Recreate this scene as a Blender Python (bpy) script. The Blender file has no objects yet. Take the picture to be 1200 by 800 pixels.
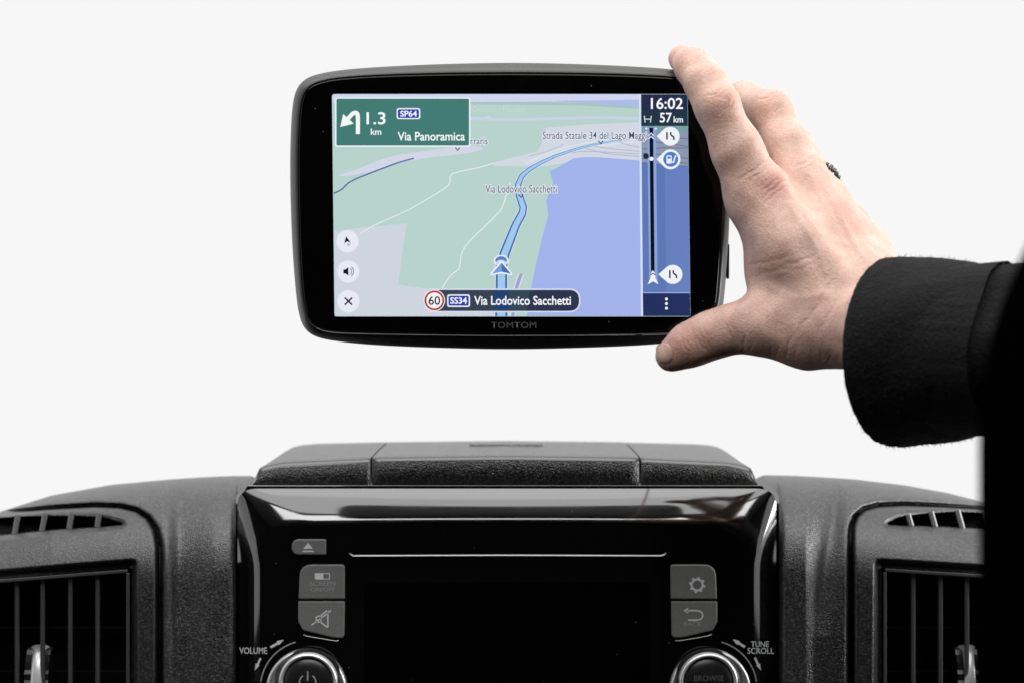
import bpy, bmesh, math, random
import numpy as np
from mathutils import Vector, Matrix

random.seed(4)
rng = np.random.RandomState(4)
SC = bpy.context.scene
COL = SC.collection

# ------------------------------------------------------------------ camera, world, lights
D0 = 1.15                       # metres from the lens to the dashboard's front face (Y = 0)
K0 = 2500.0                     # photo pixels per metre at that distance
cam_d = bpy.data.cameras.new('camera')
cam = bpy.data.objects.new('camera', cam_d); COL.objects.link(cam)
cam.location = (0, -D0, 0); cam.rotation_euler = (math.pi/2, 0, 0)
cam_d.sensor_width = 36.0
cam_d.lens = 36.0*D0/(1200/K0)
cam_d.clip_start = 0.02; cam_d.clip_end = 100
cam_d.dof.use_dof = True
cam_d.dof.focus_distance = 1.075
cam_d.dof.aperture_fstop = 13
SC.camera = cam

world = bpy.data.worlds.new('World'); SC.world = world
world.use_nodes = True
bg = world.node_tree.nodes['Background']
bg.inputs[0].default_value = (0.93, 0.93, 0.93, 1)      # even white overcast
bg.inputs[1].default_value = 1.0

def area(name, loc, target, sx, sy, power, col=(1, 1, 1)):
    d = bpy.data.lights.new(name, 'AREA'); d.shape = 'RECTANGLE'
    d.size = sx; d.size_y = sy; d.energy = power; d.color = col
    o = bpy.data.objects.new(name, d); COL.objects.link(o)
    o.location = loc
    o.rotation_euler = (Vector(target)-Vector(loc)).to_track_quat('-Z', 'Y').to_euler()
    return o
area('added_key_light', (0.06, -0.78, 0.66), (0.03, 0.0, -0.02), 1.0, 0.30, 6.6)  # added key light for the hand and the bright line on the surround
area('added_overhead_light', (0.05, -0.14, 0.78), (0.05, -0.12, 0.0), 1.6, 0.92, 12.5)  # added from above: greys the surround's top band, lights upper faces
area('added_side_light', (0.92, 0.06, 0.08), (0.12, 0.0, -0.08), 0.4, 0.4, 10.0)  # added light at the right, aimed at the fluted upright

SC.view_settings.view_transform = 'Standard'
SC.view_settings.look = 'None'
SC.view_settings.exposure = 0
SC.view_settings.gamma = 1
SC.render.engine = 'CYCLES'
SC.cycles.use_denoising = True
SC.cycles.denoising_prefilter = 'ACCURATE'
SC.cycles.max_bounces = 8
SC.cycles.caustics_reflective = False
SC.cycles.caustics_refractive = False

# ------------------------------------------------------------------ helpers
def dist(Y): return Y + D0
def P(px, py, Y):
    """the point at depth Y that the photograph shows at (px, py)"""
    k = K0*D0/dist(Y)
    return Vector(((px-600)/k, Y, (400-py)/k))
def PA(px, py, Y):
    k = K0*D0/(Y + D0)
    return np.stack([(px-600)/k, Y+0*px, (400-py)/k], -1)
def lin(c):
    c = c/255.0
    return c/12.92 if c <= 0.04045 else ((c+0.055)/1.055)**2.4
def rgb(r, g, b): return (lin(r), lin(g), lin(b), 1)

def mat(name, color, rough=0.5, metal=0.0, spec=0.5, **kw):
    m = bpy.data.materials.new(name); m.use_nodes = True
    b = m.node_tree.nodes['Principled BSDF']
    b.inputs['Base Color'].default_value = color if len(color) == 4 else (*color, 1)
    b.inputs['Roughness'].default_value = rough
    b.inputs['Metallic'].default_value = metal
    b.inputs['Specular IOR Level'].default_value = spec
    for k, v in kw.items(): b.inputs[k.replace('_', ' ')].default_value = v
    return m
def N(m, t, **kw):
    n = m.node_tree.nodes.new(t)
    for k, v in kw.items(): setattr(n, k, v)
    return n
def L(m, a, b): m.node_tree.links.new(a, b)
def grain(m, scale, dist_, strength=1.0, col_var=0.0, detail=3, vor=False):
    """fine moulded grain: bump, plus a little colour and gloss variation"""
    nt = m.node_tree; b = nt.nodes['Principled BSDF']
    tc = N(m, 'ShaderNodeTexCoord')
    if vor:
        n = N(m, 'ShaderNodeTexVoronoi'); n.feature = 'SMOOTH_F1'; out = n.outputs['Distance']
    else:
        n = N(m, 'ShaderNodeTexNoise'); n.inputs['Detail'].default_value = detail; out = n.outputs['Fac']
    n.inputs['Scale'].default_value = scale
    L(m, tc.outputs['Object'], n.inputs['Vector'])
    bp = N(m, 'ShaderNodeBump'); bp.inputs['Distance'].default_value = dist_; bp.inputs['Strength'].default_value = strength
    L(m, out, bp.inputs['Height']); L(m, bp.outputs['Normal'], b.inputs['Normal'])
    if col_var:
        c = b.inputs['Base Color'].default_value[:]
        r = N(m, 'ShaderNodeMapRange')
        r.inputs['From Min'].default_value = 0.40; r.inputs['From Max'].default_value = 0.60
        r.inputs['To Min'].default_value = 1-col_var; r.inputs['To Max'].default_value = 1+col_var
        L(m, out, r.inputs['Value'])
        mx = N(m, 'ShaderNodeVectorMath', operation='SCALE'); mx.inputs[0].default_value = c[:3]
        L(m, r.outputs[0], mx.inputs['Scale']); L(m, mx.outputs[0], b.inputs['Base Color'])
    return m

def glint_grain(m, scale, lo, hi, bump):
    """sandy moulded grain: bump, with glints put into the colour cell by cell"""
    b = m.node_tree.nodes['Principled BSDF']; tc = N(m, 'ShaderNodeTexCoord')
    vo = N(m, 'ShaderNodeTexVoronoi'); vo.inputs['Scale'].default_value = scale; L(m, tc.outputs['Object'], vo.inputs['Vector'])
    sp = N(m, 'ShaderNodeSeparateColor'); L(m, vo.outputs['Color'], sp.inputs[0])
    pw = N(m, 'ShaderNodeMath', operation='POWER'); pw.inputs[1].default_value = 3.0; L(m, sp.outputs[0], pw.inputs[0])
    mx = N(m, 'ShaderNodeMix', data_type='RGBA'); mx.inputs[6].default_value = (lo, lo, lo, 1); mx.inputs[7].default_value = (hi, hi, hi*0.98, 1)  # bright cells stand for glints off the grain
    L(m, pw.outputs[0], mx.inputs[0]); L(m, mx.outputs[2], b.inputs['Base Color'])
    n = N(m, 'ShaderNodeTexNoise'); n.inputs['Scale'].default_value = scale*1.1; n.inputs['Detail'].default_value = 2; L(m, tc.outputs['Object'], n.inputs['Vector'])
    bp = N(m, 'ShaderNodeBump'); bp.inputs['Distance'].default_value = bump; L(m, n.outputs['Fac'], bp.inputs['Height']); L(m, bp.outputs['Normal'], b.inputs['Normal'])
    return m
def obj(name, me, m=None, parent=None, smooth=False):
    o = bpy.data.objects.new(name, me); COL.objects.link(o)
    if m is not None and not me.materials: me.materials.append(m)
    if smooth: me.polygons.foreach_set('use_smooth', [True]*len(me.polygons))
    if parent is not None:
        o.parent = parent
        mw = Matrix.Identity(4); q = parent
        while q: mw = Matrix.Translation(q.location) @ mw if q.type == 'EMPTY' else mw; q = q.parent
        o.matrix_parent_inverse = mw.inverted() if parent.type == 'EMPTY' else Matrix.Identity(4)
    return o
def thing(name, label, cat, loc, group=None):
    o = bpy.data.objects.new(name, None); COL.objects.link(o)
    o.empty_display_size = 0.02; o.location = loc
    o['label'] = label; o['category'] = cat
    if group: o['group'] = group
    return o
def mesh(name, v, f):
    me = bpy.data.meshes.new(name)
    me.from_pydata([tuple(map(float, p)) for p in v], [], f); me.update()
    return me
def box_mesh(name, boxes):
    v, f = [], []
    for (x0, y0, z0, x1, y1, z1) in boxes:
        b = len(v)
        v += [(x0,y0,z0),(x1,y0,z0),(x1,y1,z0),(x0,y1,z0),(x0,y0,z1),(x1,y0,z1),(x1,y1,z1),(x0,y1,z1)]
        f += [(b,b+3,b+2,b+1),(b+4,b+5,b+6,b+7),(b,b+1,b+5,b+4),(b+1,b+2,b+6,b+5),(b+2,b+3,b+7,b+6),(b+3,b,b+4,b+7)]
    return mesh(name, v, f)
def area2(p):
    p = np.asarray(p, float); q = np.roll(p, -1, 0)
    return 0.5*np.sum(p[:,0]*q[:,1]-q[:,0]*p[:,1])
def rounded(poly, r, n=6):
    """round the corners of a px polygon; r one number or one per corner"""
    out = []; m = len(poly)
    rs = r if isinstance(r, (list, tuple)) else [r]*m
    for i in range(m):
        p = np.array(poly[i], float); a = np.array(poly[i-1], float)-p; b = np.array(poly[(i+1) % m], float)-p
        la, lb = np.linalg.norm(a), np.linalg.norm(b)
        if rs[i] <= 0: out.append(tuple(p)); continue
        c = np.clip(np.dot(a, b)/(la*lb), -1, 1); ang = math.acos(c)
        t = min(rs[i]/math.tan(ang/2), la*0.49, lb*0.49)
        s, e = p+a/la*t, p+b/lb*t
        for k in range(n+1):
            u = k/n
            out.append(tuple((1-u)**2*s*0.5+(1-u)**2*s*0.5+2*u*(1-u)*p+u*u*e))
    return out
def inset(poly, d):
    """move a px polygon's outline inward by d pixels"""
    p = np.asarray(poly, float); s = 1 if area2(p) > 0 else -1
    a = np.roll(p, 1, 0); b = np.roll(p, -1, 0)
    e1 = p-a; e2 = b-p
    e1 /= np.linalg.norm(e1, axis=1)[:,None]+1e-9; e2 /= np.linalg.norm(e2, axis=1)[:,None]+1e-9
    n1 = np.stack([-e1[:,1], e1[:,0]], 1)*s; n2 = np.stack([-e2[:,1], e2[:,0]], 1)*s
    n = n1+n2; n /= np.linalg.norm(n, axis=1)[:,None]+1e-9
    c = np.maximum(np.sum(n*n1, 1), 0.5)
    return p+n*(d/c)[:,None]
def circle(cx, cy, r, n=32, ry=None):
    ry = r if ry is None else ry
    return [(cx+r*math.cos(2*math.pi*i/n), cy+ry*math.sin(2*math.pi*i/n)) for i in range(n)]
def rings(name, rs, cap_front=True, cap_back=False):
    """loft through rings of world points (equal counts)"""
    v, f = [], []; n = len(rs[0])
    for r in rs: v += [tuple(p) for p in r]
    for k in range(len(rs)-1):
        for i in range(n):
            j = (i+1) % n
            f.append((k*n+i, k*n+j, (k+1)*n+j, (k+1)*n+i))
    if cap_front: f.append(tuple(range((len(rs)-1)*n, len(rs)*n)))
    if cap_back: f.append(tuple(reversed(range(n))))
    me = mesh(name, v, f)
    bm = bmesh.new(); bm.from_mesh(me); bmesh.ops.recalc_face_normals(bm, faces=bm.faces); bm.to_mesh(me); bm.free()
    return me
def ring_px(poly, Y): return [P(x, y, Y) for x, y in poly]
def plate(name, poly, Yb, Yf, bev=1.0, m=None, parent=None, steps=3, smooth=True):
    """a plate standing on Yb with its rounded front edge at Yf"""
    R = [ring_px(poly, Yb)]
    bd = bev/K0
    for k in range(steps+1):
        t = k/steps*math.pi/2
        R.append(ring_px(inset(poly, bev*(1-math.cos(t))), Yf+bd*(1-math.sin(t))))
    me = rings(name, R, True, True)
    o = obj(name, me, m, parent, smooth)
    if smooth:
        for p in me.polygons:
            if len(p.vertices) > 4: p.use_smooth = False
    return o
def flat_mesh(name, polys, Y):
    v, f = [], []
    for poly in polys:
        b = len(v); pp = list(poly)
        if area2(pp) > 0: pp = pp[::-1]
        v += [P(x, y, Y) for x, y in pp]; f.append(tuple(range(b, b+len(pp))))
    me = mesh(name, v, f)
    return me
def flat(name, polys, Y, m, parent=None):
    if isinstance(polys[0][0], (int, float)): polys = [polys]
    return obj(name, flat_mesh(name, polys, Y), m, parent)
def ribbon(pts, w):
    """outline polygon of a px polyline of width w (one number or one per point)"""
    p = np.array(pts, float); n = len(p)
    w = np.full(n, w) if isinstance(w, (int, float)) else np.array(w, float)
    t = np.gradient(p, axis=0); t /= np.linalg.norm(t, axis=1)[:,None]
    nn = np.stack([-t[:,1], t[:,0]], 1)
    a = p+nn*w[:,None]/2; b = p-nn*w[:,None]/2
    return [tuple(q) for q in a]+[tuple(q) for q in b[::-1]]
def smoothline(pts, n=6):
    p = np.array(pts, float); out = []
    for i in range(len(p)-1):
        a = p[max(i-1, 0)]; b = p[i]; c = p[i+1]; d = p[min(i+2, len(p)-1)]
        for k in range(n):
            t = k/n
            out.append(0.5*((2*b)+(-a+c)*t+(2*a-5*b+4*c-d)*t*t+(-a+3*b-3*c+d)*t**3))
    out.append(p[-1]); return [tuple(q) for q in out]
def smoothclosed(pts, n=6):
    p = np.array(pts, float); m = len(p); out = []
    for i in range(m):
        a, b, c, d = p[i-1], p[i], p[(i+1) % m], p[(i+2) % m]
        for k in range(n):
            t = k/n
            out.append(0.5*((2*b)+(-a+c)*t+(2*a-5*b+4*c-d)*t*t+(-a+3*b-3*c+d)*t**3))
    return [tuple(q) for q in out]
def text_mesh(name, s, x0, y0, x1, y1, Y, bold=0.0, space=1.0):
    """lettering whose ink fills the px box x0,y0,x1,y1"""
    cu = bpy.data.curves.new(name, 'FONT'); cu.body = s; cu.offset = bold; cu.space_character = space
    cu.resolution_u = 4
    o = bpy.data.objects.new(name, cu); COL.objects.link(o)
    dg = bpy.context.evaluated_depsgraph_get(); dg.update()
    me = bpy.data.meshes.new_from_object(o.evaluated_get(dg))
    bpy.data.objects.remove(o); bpy.data.curves.remove(cu)
    n = len(me.vertices); c = np.empty(n*3); me.vertices.foreach_get('co', c); c = c.reshape(n, 3)
    lo, hi = c.min(0), c.max(0)
    px = x0+(c[:,0]-lo[0])/(hi[0]-lo[0])*(x1-x0)
    py = y1-(c[:,1]-lo[1])/(hi[1]-lo[1])*(y1-y0)
    q = PA(px, py, np.full(n, Y))
    me.vertices.foreach_set('co', q.ravel().astype(np.float32)); me.materials.clear(); me.update(); me.name = name
    return me
def text(name, s, box, Y, m, parent=None, bold=0.0, space=1.0):
    return obj(name, text_mesh(name, s, *box, Y, bold, space), m, parent)
def sdf_poly(px, py, poly):
    """signed px distance to a polygon, negative inside (arrays)"""
    poly = np.asarray(poly, float); d = np.full(px.shape, 1e9); ins = np.zeros(px.shape, bool)
    for i in range(len(poly)):
        a = poly[i]; b = poly[(i+1) % len(poly)]; e = b-a
        t = np.clip(((px-a[0])*e[0]+(py-a[1])*e[1])/(e@e+1e-12), 0, 1)
        d = np.minimum(d, np.hypot(px-a[0]-t*e[0], py-a[1]-t*e[1]))
        if a[1] != b[1]:
            c = ((a[1] > py) != (b[1] > py)) & (px < e[0]*(py-a[1])/(b[1]-a[1])+a[0])
            ins ^= c
    return np.where(ins, -d, d)
def sstep(a, b, x):
    t = np.clip((x-a)/(b-a), 0, 1); return t*t*(3-2*t)

# ------------------------------------------------------------------ materials
M = {}
M['dash'] = glint_grain(mat('dash_plastic', (0.02, 0.02, 0.02), 0.32, spec=0.8), 1350, 0.006, 0.075, 0.00045)
M['tray'] = glint_grain(mat('tray_plastic', (0.01, 0.01, 0.01), 0.28, spec=0.8), 1250, 0.0012, 0.075, 0.0006)
M['tray_edge'] = mat('tray_edge', (0.03, 0.03, 0.03), 0.22, spec=0.9)
M['vent'] = glint_grain(mat('vent_plastic', (0.02, 0.02, 0.02), 0.34, spec=0.7), 1500, 0.008, 0.055, 0.0003)
M['rib'] = grain(mat('rib_plastic', (0.16, 0.16, 0.155), 0.45, spec=0.5), 1200, 0.0002, 0.6, 0.1)
M['slat'] = grain(mat('slat_plastic', (0.05, 0.05, 0.048), 0.42, spec=0.5), 1200, 0.0002, 0.6, 0.1)
M['void'] = mat('duct_black', (0.003, 0.003, 0.003), 0.9, spec=0.1)
M['gloss'] = mat('piano_black', (0.0022, 0.0022, 0.0025), 0.07, spec=0.9, Coat_Weight=0.9, Coat_Roughness=0.07)
M['radio_glass'] = mat('radio_glass', (0.001, 0.001, 0.001), 0.10, spec=0.3)
M['button'] = grain(mat('button_rubber', (0.15, 0.152, 0.148), 0.5, spec=0.4), 1500, 0.0001, 0.5, 0.08)
M['print'] = mat('white_print', (0.60, 0.62, 0.62), 0.6)
M['dimprint'] = mat('worn_print', (0.32, 0.32, 0.32), 0.6)
M['chrome'] = mat('satin_chrome', (0.75, 0.75, 0.75), 0.22, 1.0)
M['silver'] = mat('silver_paint', (0.62, 0.62, 0.62), 0.3, 0.35)
M['knobprint'] = mat('knob_print', (0.10, 0.10, 0.10), 0.6)
M['slot'] = mat('slot_metal', (0.42, 0.42, 0.42), 0.3, 1.0)
M['ring'] = mat('brushed_ring', (0.82, 0.82, 0.82), 0.36, 0.65)
M['darkchrome'] = mat('dark_chrome', (0.30, 0.30, 0.30), 0.25, 1.0)
M['knob'] = mat('knob_black', (0.012, 0.012, 0.012), 0.32)
M['housing'] = grain(mat('housing_plastic', (0.022, 0.021, 0.020), 0.42, spec=0.5), 1800, 0.00012, 0.6, 0.2)
M['glass'] = mat('bezel_glass', (0.0008, 0.0008, 0.0008), 0.12, spec=0.25)
M['logo'] = mat('logo_print', (0.055, 0.055, 0.055), 0.5)
M['seam'] = mat('trim_edge', (0.10, 0.10, 0.10), 0.35)
M['cloth_wall'] = grain(mat('cabin_lining', (0.02, 0.02, 0.02), 0.9, spec=0.1), 400, 0.001, 0.5, 0.1)
M['headliner'] = grain(mat('headliner_felt', (0.30, 0.30, 0.30), 0.95, spec=0.1), 400, 0.001, 0.5, 0.1)

def dusty(m, scale, size, rough0, rough1):
    """a few dust specks and faint wiped smears on a glossy face"""
    b = m.node_tree.nodes['Principled BSDF']; c = b.inputs['Base Color'].default_value[:]
    tc = N(m, 'ShaderNodeTexCoord')
    vo = N(m, 'ShaderNodeTexVoronoi'); vo.inputs['Scale'].default_value = scale; vo.inputs['Randomness'].default_value = 1; L(m, tc.outputs['Object'], vo.inputs['Vector'])
    lt = N(m, 'ShaderNodeMath', operation='LESS_THAN'); lt.inputs[1].default_value = size; L(m, vo.outputs['Distance'], lt.inputs[0])
    mx = N(m, 'ShaderNodeMix', data_type='RGBA'); mx.inputs[6].default_value = c; mx.inputs[7].default_value = (0.12, 0.12, 0.12, 1)
    L(m, lt.outputs[0], mx.inputs[0]); L(m, mx.outputs[2], b.inputs['Base Color'])
    n = N(m, 'ShaderNodeTexNoise'); n.inputs['Scale'].default_value = 35; n.inputs['Detail'].default_value = 6; n.inputs['Distortion'].default_value = 1.5; L(m, tc.outputs['Object'], n.inputs['Vector'])
    r = N(m, 'ShaderNodeMapRange'); r.inputs['From Min'].default_value = 0.4; r.inputs['From Max'].default_value = 0.7; r.inputs['To Min'].default_value = rough0; r.inputs['To Max'].default_value = rough1
    L(m, n.outputs['Fac'], r.inputs['Value']); L(m, r.outputs[0], b.inputs['Roughness'])
dusty(M['gloss'], 130, 0.035, 0.05, 0.14); dusty(M['glass'], 130, 0.030, 0.09, 0.2); dusty(M['radio_glass'], 120, 0.03, 0.07, 0.16)

# ------------------------------------------------------------------ unseen cabin round the camera, added to block sky and darken reflections
def structure(name, boxes, m):
    o = obj(name, box_mesh(name, boxes), m); o['kind'] = 'structure'; return o
structure('floor', [(-1.0, -2.0, -0.95, 1.0, 0.6, -0.9)], M['cloth_wall'])
structure('rear_wall', [(-1.0, -2.05, -0.9, 1.0, -2.0, 0.85)], M['cloth_wall'])
structure('ceiling', [(-1.0, -2.0, 0.80, 1.0, -0.25, 0.85)], M['headliner'])
for nm, x0, x1 in (('wall_left', -1.05, -1.0), ('wall_right', 1.0, 1.05)):
    structure(nm, [(x0, -2.0, -0.9, x1, 0.6, -0.25), (x0, -2.0, -0.25, x1, -0.75, 0.80), (x0, 0.52, -0.25, x1, 0.60, 0.80), (x0, -0.75, 0.62, x1, 0.52, 0.80)], M['cloth_wall'])

# ------------------------------------------------------------------ dashboard shoulders and the vent panels set into them
def interp(xs, pts): 
    a = np.array(pts, float); return np.interp(xs, a[:,0], a[:,1])
CREST_L = [(-260, 650), (-100, 622), (0, 599), (60, 580), (130, 567.5), (200, 561), (262, 557), (300, 557)]
CREST_R = [(880, 556), (905, 556), (930, 556.5), (1000, 561), (1060, 568), (1110, 577), (1150, 587), (1250, 612), (1460, 668)]
PAN_L = [(-270, 640), (-120, 616), (0, 600), (60, 594.5), (110, 591.5), (140, 592.5), (160, 597), (174, 606), (183, 620), (187, 640), (187, 905), (-270, 905)]
PAN_R = [(1470, 640), (1320, 612), (1250, 603), (1150, 595), (1107, 592), (1060, 590), (1028, 591.5), (1012, 596), (1002, 605), (997.5, 618), (997, 640), (997, 905), (1470, 905)]
SLOT_L = [(-150, 624), (-60, 611), (0, 604.5), (60, 602.5), (110, 603.5), (135, 608), (143, 611), (138, 613), (110, 615.5), (60, 619), (0, 625.5), (-60, 633), (-150, 646)]
SLOT_R = [(1350, 628), (1260, 613), (1200, 605), (1153, 600), (1120, 598.5), (1088, 600.5), (1058, 604.5), (1046, 609), (1040, 612.5), (1050, 614), (1094, 615.5), (1130, 617.5), (1153, 619), (1200, 624), (1260, 631), (1350, 645)]
REC_L = rounded([(-150, 683), (0, 667), (161, 654), (163, 905), (-150, 905)], [0, 0, 8, 0, 0])
REC_R = rounded([(1350, 690), (1200, 668), (1150, 661), (1024, 654), (1022, 905), (1350, 905)], [0, 0, 0, 8, 0, 0])
OPEN_L = [(-150, 694), (0, 679), (153, 666.5), (153, 905), (-150, 905)]
OPEN_R = [(1350, 702), (1200, 680), (1150, 673), (1034, 666), (1034, 905), (1350, 905)]
for a in ('L', 'R'):
    pass
def shoulder_depth(px, py, side):
    crest = interp(px, CREST_L if side < 0 else CREST_R)
    H = 130.0
    u = np.clip((crest+H-py)/H, 0, 1)
    Y = 0.105*(1-np.sqrt(np.maximum(1-u**2.7, 0)))
    # fluted upright between the radio and the vent
    q = px if side > 0 else 1190-px
    top = np.clip((py-585)/160, 0, 1)
    if side > 0: x0, xr, sh = 944, 954+24*(1-top), 0.0098*(1-top)+0.0015
    else: x0, xr, sh = 938, 978+0*top, 0.008*(1-0.5*top)
    wall = np.clip((q-x0)/(xr-x0), 0, 1); wall = 0.55*wall+0.45*sstep(0, 1, wall)
    back = sstep(0, 1, np.clip((q-xr-1)/(995-xr), 0, 1))
    Y = Y + sh*wall*(1-0.9*back)*sstep(552, 604, py)
    # the inner edge rolls into the joint beside the radio
    e = (q-912)/10.0
    Y = Y + 0.010*(1-np.sqrt(np.maximum(1-np.clip(1-e, 0, 1)**2, 0)))
    return Y-0.004
SLOT_L = [(x, y+2) for x, y in SLOT_L]; SLOT_R = [(x, y+1) for x, y in SLOT_R]
def panel_parts(side):
    PAN = PAN_L if side < 0 else PAN_R
    SLOT = smoothclosed(SLOT_L if side < 0 else SLOT_R, 3); REC = REC_L if side < 0 else REC_R; OPEN = OPEN_L if side < 0 else OPEN_R
    PANs = PAN
    def depth(px, py):
        Y = shoulder_depth(px, py, side)
        d = sdf_poly(px, py, PANs)
        inside = sstep(3.0, -3.0, d)
        Y = Y + 0.012*np.exp(-(d/2.3)**4)                           # joint round the panel
        Y = Y + 0.0035*np.exp(-(np.maximum(np.abs(d)-1.6, 0)/3.0)**2)   # softened edges
        r = sdf_poly(px, py, REC)
        Y = Y + 0.0075*sstep(1.0, -8.0, r)
        o_ = sdf_poly(px, py, OPEN)
        Y = Y + 0.030*sstep(0.5, -1.5, o_)
        s = sdf_poly(px, py, SLOT)
        Y = Y + 0.0030*sstep(6.0, 0.0, s) + 0.022*sstep(0.3, -1.2, s)
        return Y, d, o_, s
    return depth
def shoulder(side, root, vent_root):
    if side < 0:
        xs = np.concatenate([np.arange(-250, -20, 6.0), np.arange(-20, 277.01, 1.25)])
    else:
        xs = np.concatenate([np.arange(913, 1170, 1.25), np.arange(1170, 1450, 6.0)])
    vs = np.concatenate([1-np.linspace(1, 0, 26)**2 if False else np.linspace(0, 1, 30)**2*20, np.arange(21, 300, 1.25)])
    crest = interp(xs, CREST_L if side < 0 else CREST_R)
    px = np.repeat(xs[None,:], len(vs), 0)
    py = crest[None,:] + vs[:,None]
    ext = 17*(1-sstep(6, 26, vs))[:,None]
    px = px+ext*(sstep(235, 277, px) if side < 0 else -sstep(955, 913, px))
    f = panel_parts(side)
    Y, d, o_, s = f(px, py)
    pos = PA(px, py, Y)
    # behind the crest the top runs back and falls away towards the windscreen
    back = []
    b0 = pos[0]
    for t in (0.012, 0.03, 0.06, 0.11, 0.2, 0.32):
        q = b0.copy(); q[:,1] += t; q[:,2] = b0[:,2] - 0.25*t*t - 0.085*t
        back.append(q)
    pos = np.concatenate([np.array(back[::-1]), pos], 0)
    nb = len(back)
    R, C = pos.shape[:2]
    dd = np.concatenate([np.full((nb, C), 99.0), d], 0)
    so = np.concatenate([np.full((nb, C), 99.0), np.minimum(o_, s)], 0)
    idx = np.arange(R*C).reshape(R, C)
    quads = np.stack([idx[:-1,:-1], idx[1:,:-1], idx[1:,1:], idx[:-1,1:]], -1).reshape(-1, 4)
    mid = (dd[:-1,:-1]+dd[1:,1:]).ravel()/2; mo = (so[:-1,:-1]+so[1:,1:]).ravel()/2
    V = pos.reshape(-1, 3)
    def sub(name, sel, m, par):
        q = quads[sel]; u, inv = np.unique(q, return_inverse=True)
        me = bpy.data.meshes.new(name)
        me.from_pydata(V[u].tolist(), [], inv.reshape(-1, 4).tolist()); me.update()
        return obj(name, me, m, par, True)
    sub('side_panel', mid > 0, M['dash'], root)
    sub('front_panel', (mid <= 0) & (mo > -1.0), M['vent'], vent_root)
    sub('duct', (mid <= 0) & (mo <= -1.0), M['void'], vent_root)
dash = thing('dashboard', 'grained charcoal van dashboard curving up on both sides of the black radio', 'dashboard', P(600, 800, 0.05))
ventL = thing('air_vent', 'air vent panel at the left edge, showing four slats and a chrome wheel', 'air vent', P(80, 800, 0.0), 'air vents in the dashboard')
ventR = thing('air_vent', 'air vent panel right of the radio, partly hidden behind the black jacket', 'air vent', P(1080, 800, 0.0), 'air vents in the dashboard')
shoulder(-1, dash, ventL); shoulder(1, dash, ventR)
# body of the dashboard below and behind the radio
obj('core', box_mesh('core', [(-0.165, 0.062, -0.30, 0.160, 0.125, -0.084)]), M['void'], dash)

def bar_mesh(name, p0, p1, w, Y0, Y1, dy=0):
    """a bar between two px points, w px wide, from depth Y0 (front) to Y1, with softened front edges"""
    a = np.array(p0, float); b = np.array(p1, float); t = (b-a)/np.linalg.norm(b-a); n = np.array([-t[1], t[0]])
    def quad(w_, Y): return [P(*(a+n*w_/2), Y), P(*(b+n*w_/2), Y), P(*(b-n*w_/2), Y), P(*(a-n*w_/2), Y)]
    return rings(name, [quad(w, Y1), quad(w, Y0+0.0008), quad(w*0.55, Y0)], True, True)
def vent_details(root, side):
    if side < 0:
        tops = [(-75, 689), (-44, 686), (-12, 682.5), (20, 680), (50, 677), (82.5, 674.5), (114.5, 672)]
        corner = [(-150, 694), (0, 680.5), (75, 674.5), (150, 668.5), (150, 860)]; wx = 47
        ribs = [((21, 603), (17, 626)), ((53, 601), (49, 622)), ((84, 601), (81, 619)), ((116, 602), (114, 617)), ((-12, 605), (-17, 629)), ((-45, 608), (-51, 633))]
    else:
        tops = [(1070, 668), (1102, 670.5), (1133, 673), (1165, 677), (1197, 682), (1229, 687)]
        corner = [(1350, 704), (1200, 682), (1150, 674.5), (1037, 667.5), (1037, 860)]; wx = 1131
        ribs = [((1064, 602), (1068, 616)), ((1091, 599), (1096, 617)), ((1122, 597), (1128, 619)), ((1154, 599), (1161, 621)), ((1186, 602), (1194, 625))]
    # frame round the opening: a top rail and an upright
    plate('vent_frame', ribbon(corner[:-1], 4.2), 0.012, 0.0015, 1.0, M['slat'], root, 2, False)
    plate('vent_frame', ribbon([(corner[-2][0], corner[-2][1]+2.4), corner[-1]], 4.2), 0.012, 0.0015, 1.0, M['slat'], root, 2, False)
    for (x, y) in tops:
        obj('slat', bar_mesh('slat', (x, y), (x, 860), 5.6, 0.0045, 0.022), M['slat'], root)
    for (a, b) in ribs:
        Ya = float(shoulder_depth(np.array([a[0]*1.0]), np.array([(a[1]+b[1])/2]), side)[0])
        me = bar_mesh('grille_rib', a, b, 6.5, Ya+0.0012, Ya+0.020)
        obj('grille_rib', me, M['rib'], root)
    # two crosswise vanes deep inside
    for y in (786, 735):
        x0, x1 = (-100, 150) if side < 0 else (1037, 1240)
        obj('cross_vane', bar_mesh('cross_vane', (x0, y), (x1, y), 3, 0.0235, 0.0262), M['knob'], root)
    # adjusting wheel
    w = obj('wheel', wheel_mesh(wx, 806, 14 if side < 0 else 13), M['knob'], root, False)
    obj('wheel_grip', grip_mesh(wx+1, 806), M['silver'], w, True)
def flat_frame(name, line, w, Yf, Yb, m, root):
    outer = ribbon(line, w)
    return plate(name, outer, Yb, Yf, 1.0, m, root, 2, False)
def wheel_mesh(cx, cy, w):
    v, f = [], []
    n = 44; R = 49; c = P(cx, cy, 0.016)
    k = 1/K0
    for s in (-1, 1):
        for i in range(n):
            a = 2*math.pi*i/n
            r = R*(1.0 if i % 2 else 0.93)
            v.append((c.x+s*w*k, c.y-0.55*r*k*math.cos(a), c.z+r*k*math.sin(a)))
    for i in range(n):
        j = (i+1) % n; f.append((i, j, n+j, n+i))
    f.append(tuple(range(n))); f.append(tuple(range(n, 2*n)))
    me = mesh('wheel', v, f)
    bm = bmesh.new(); bm.from_mesh(me); bmesh.ops.recalc_face_normals(bm, faces=bm.faces); bm.to_mesh(me); bm.free()
    return me
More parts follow.
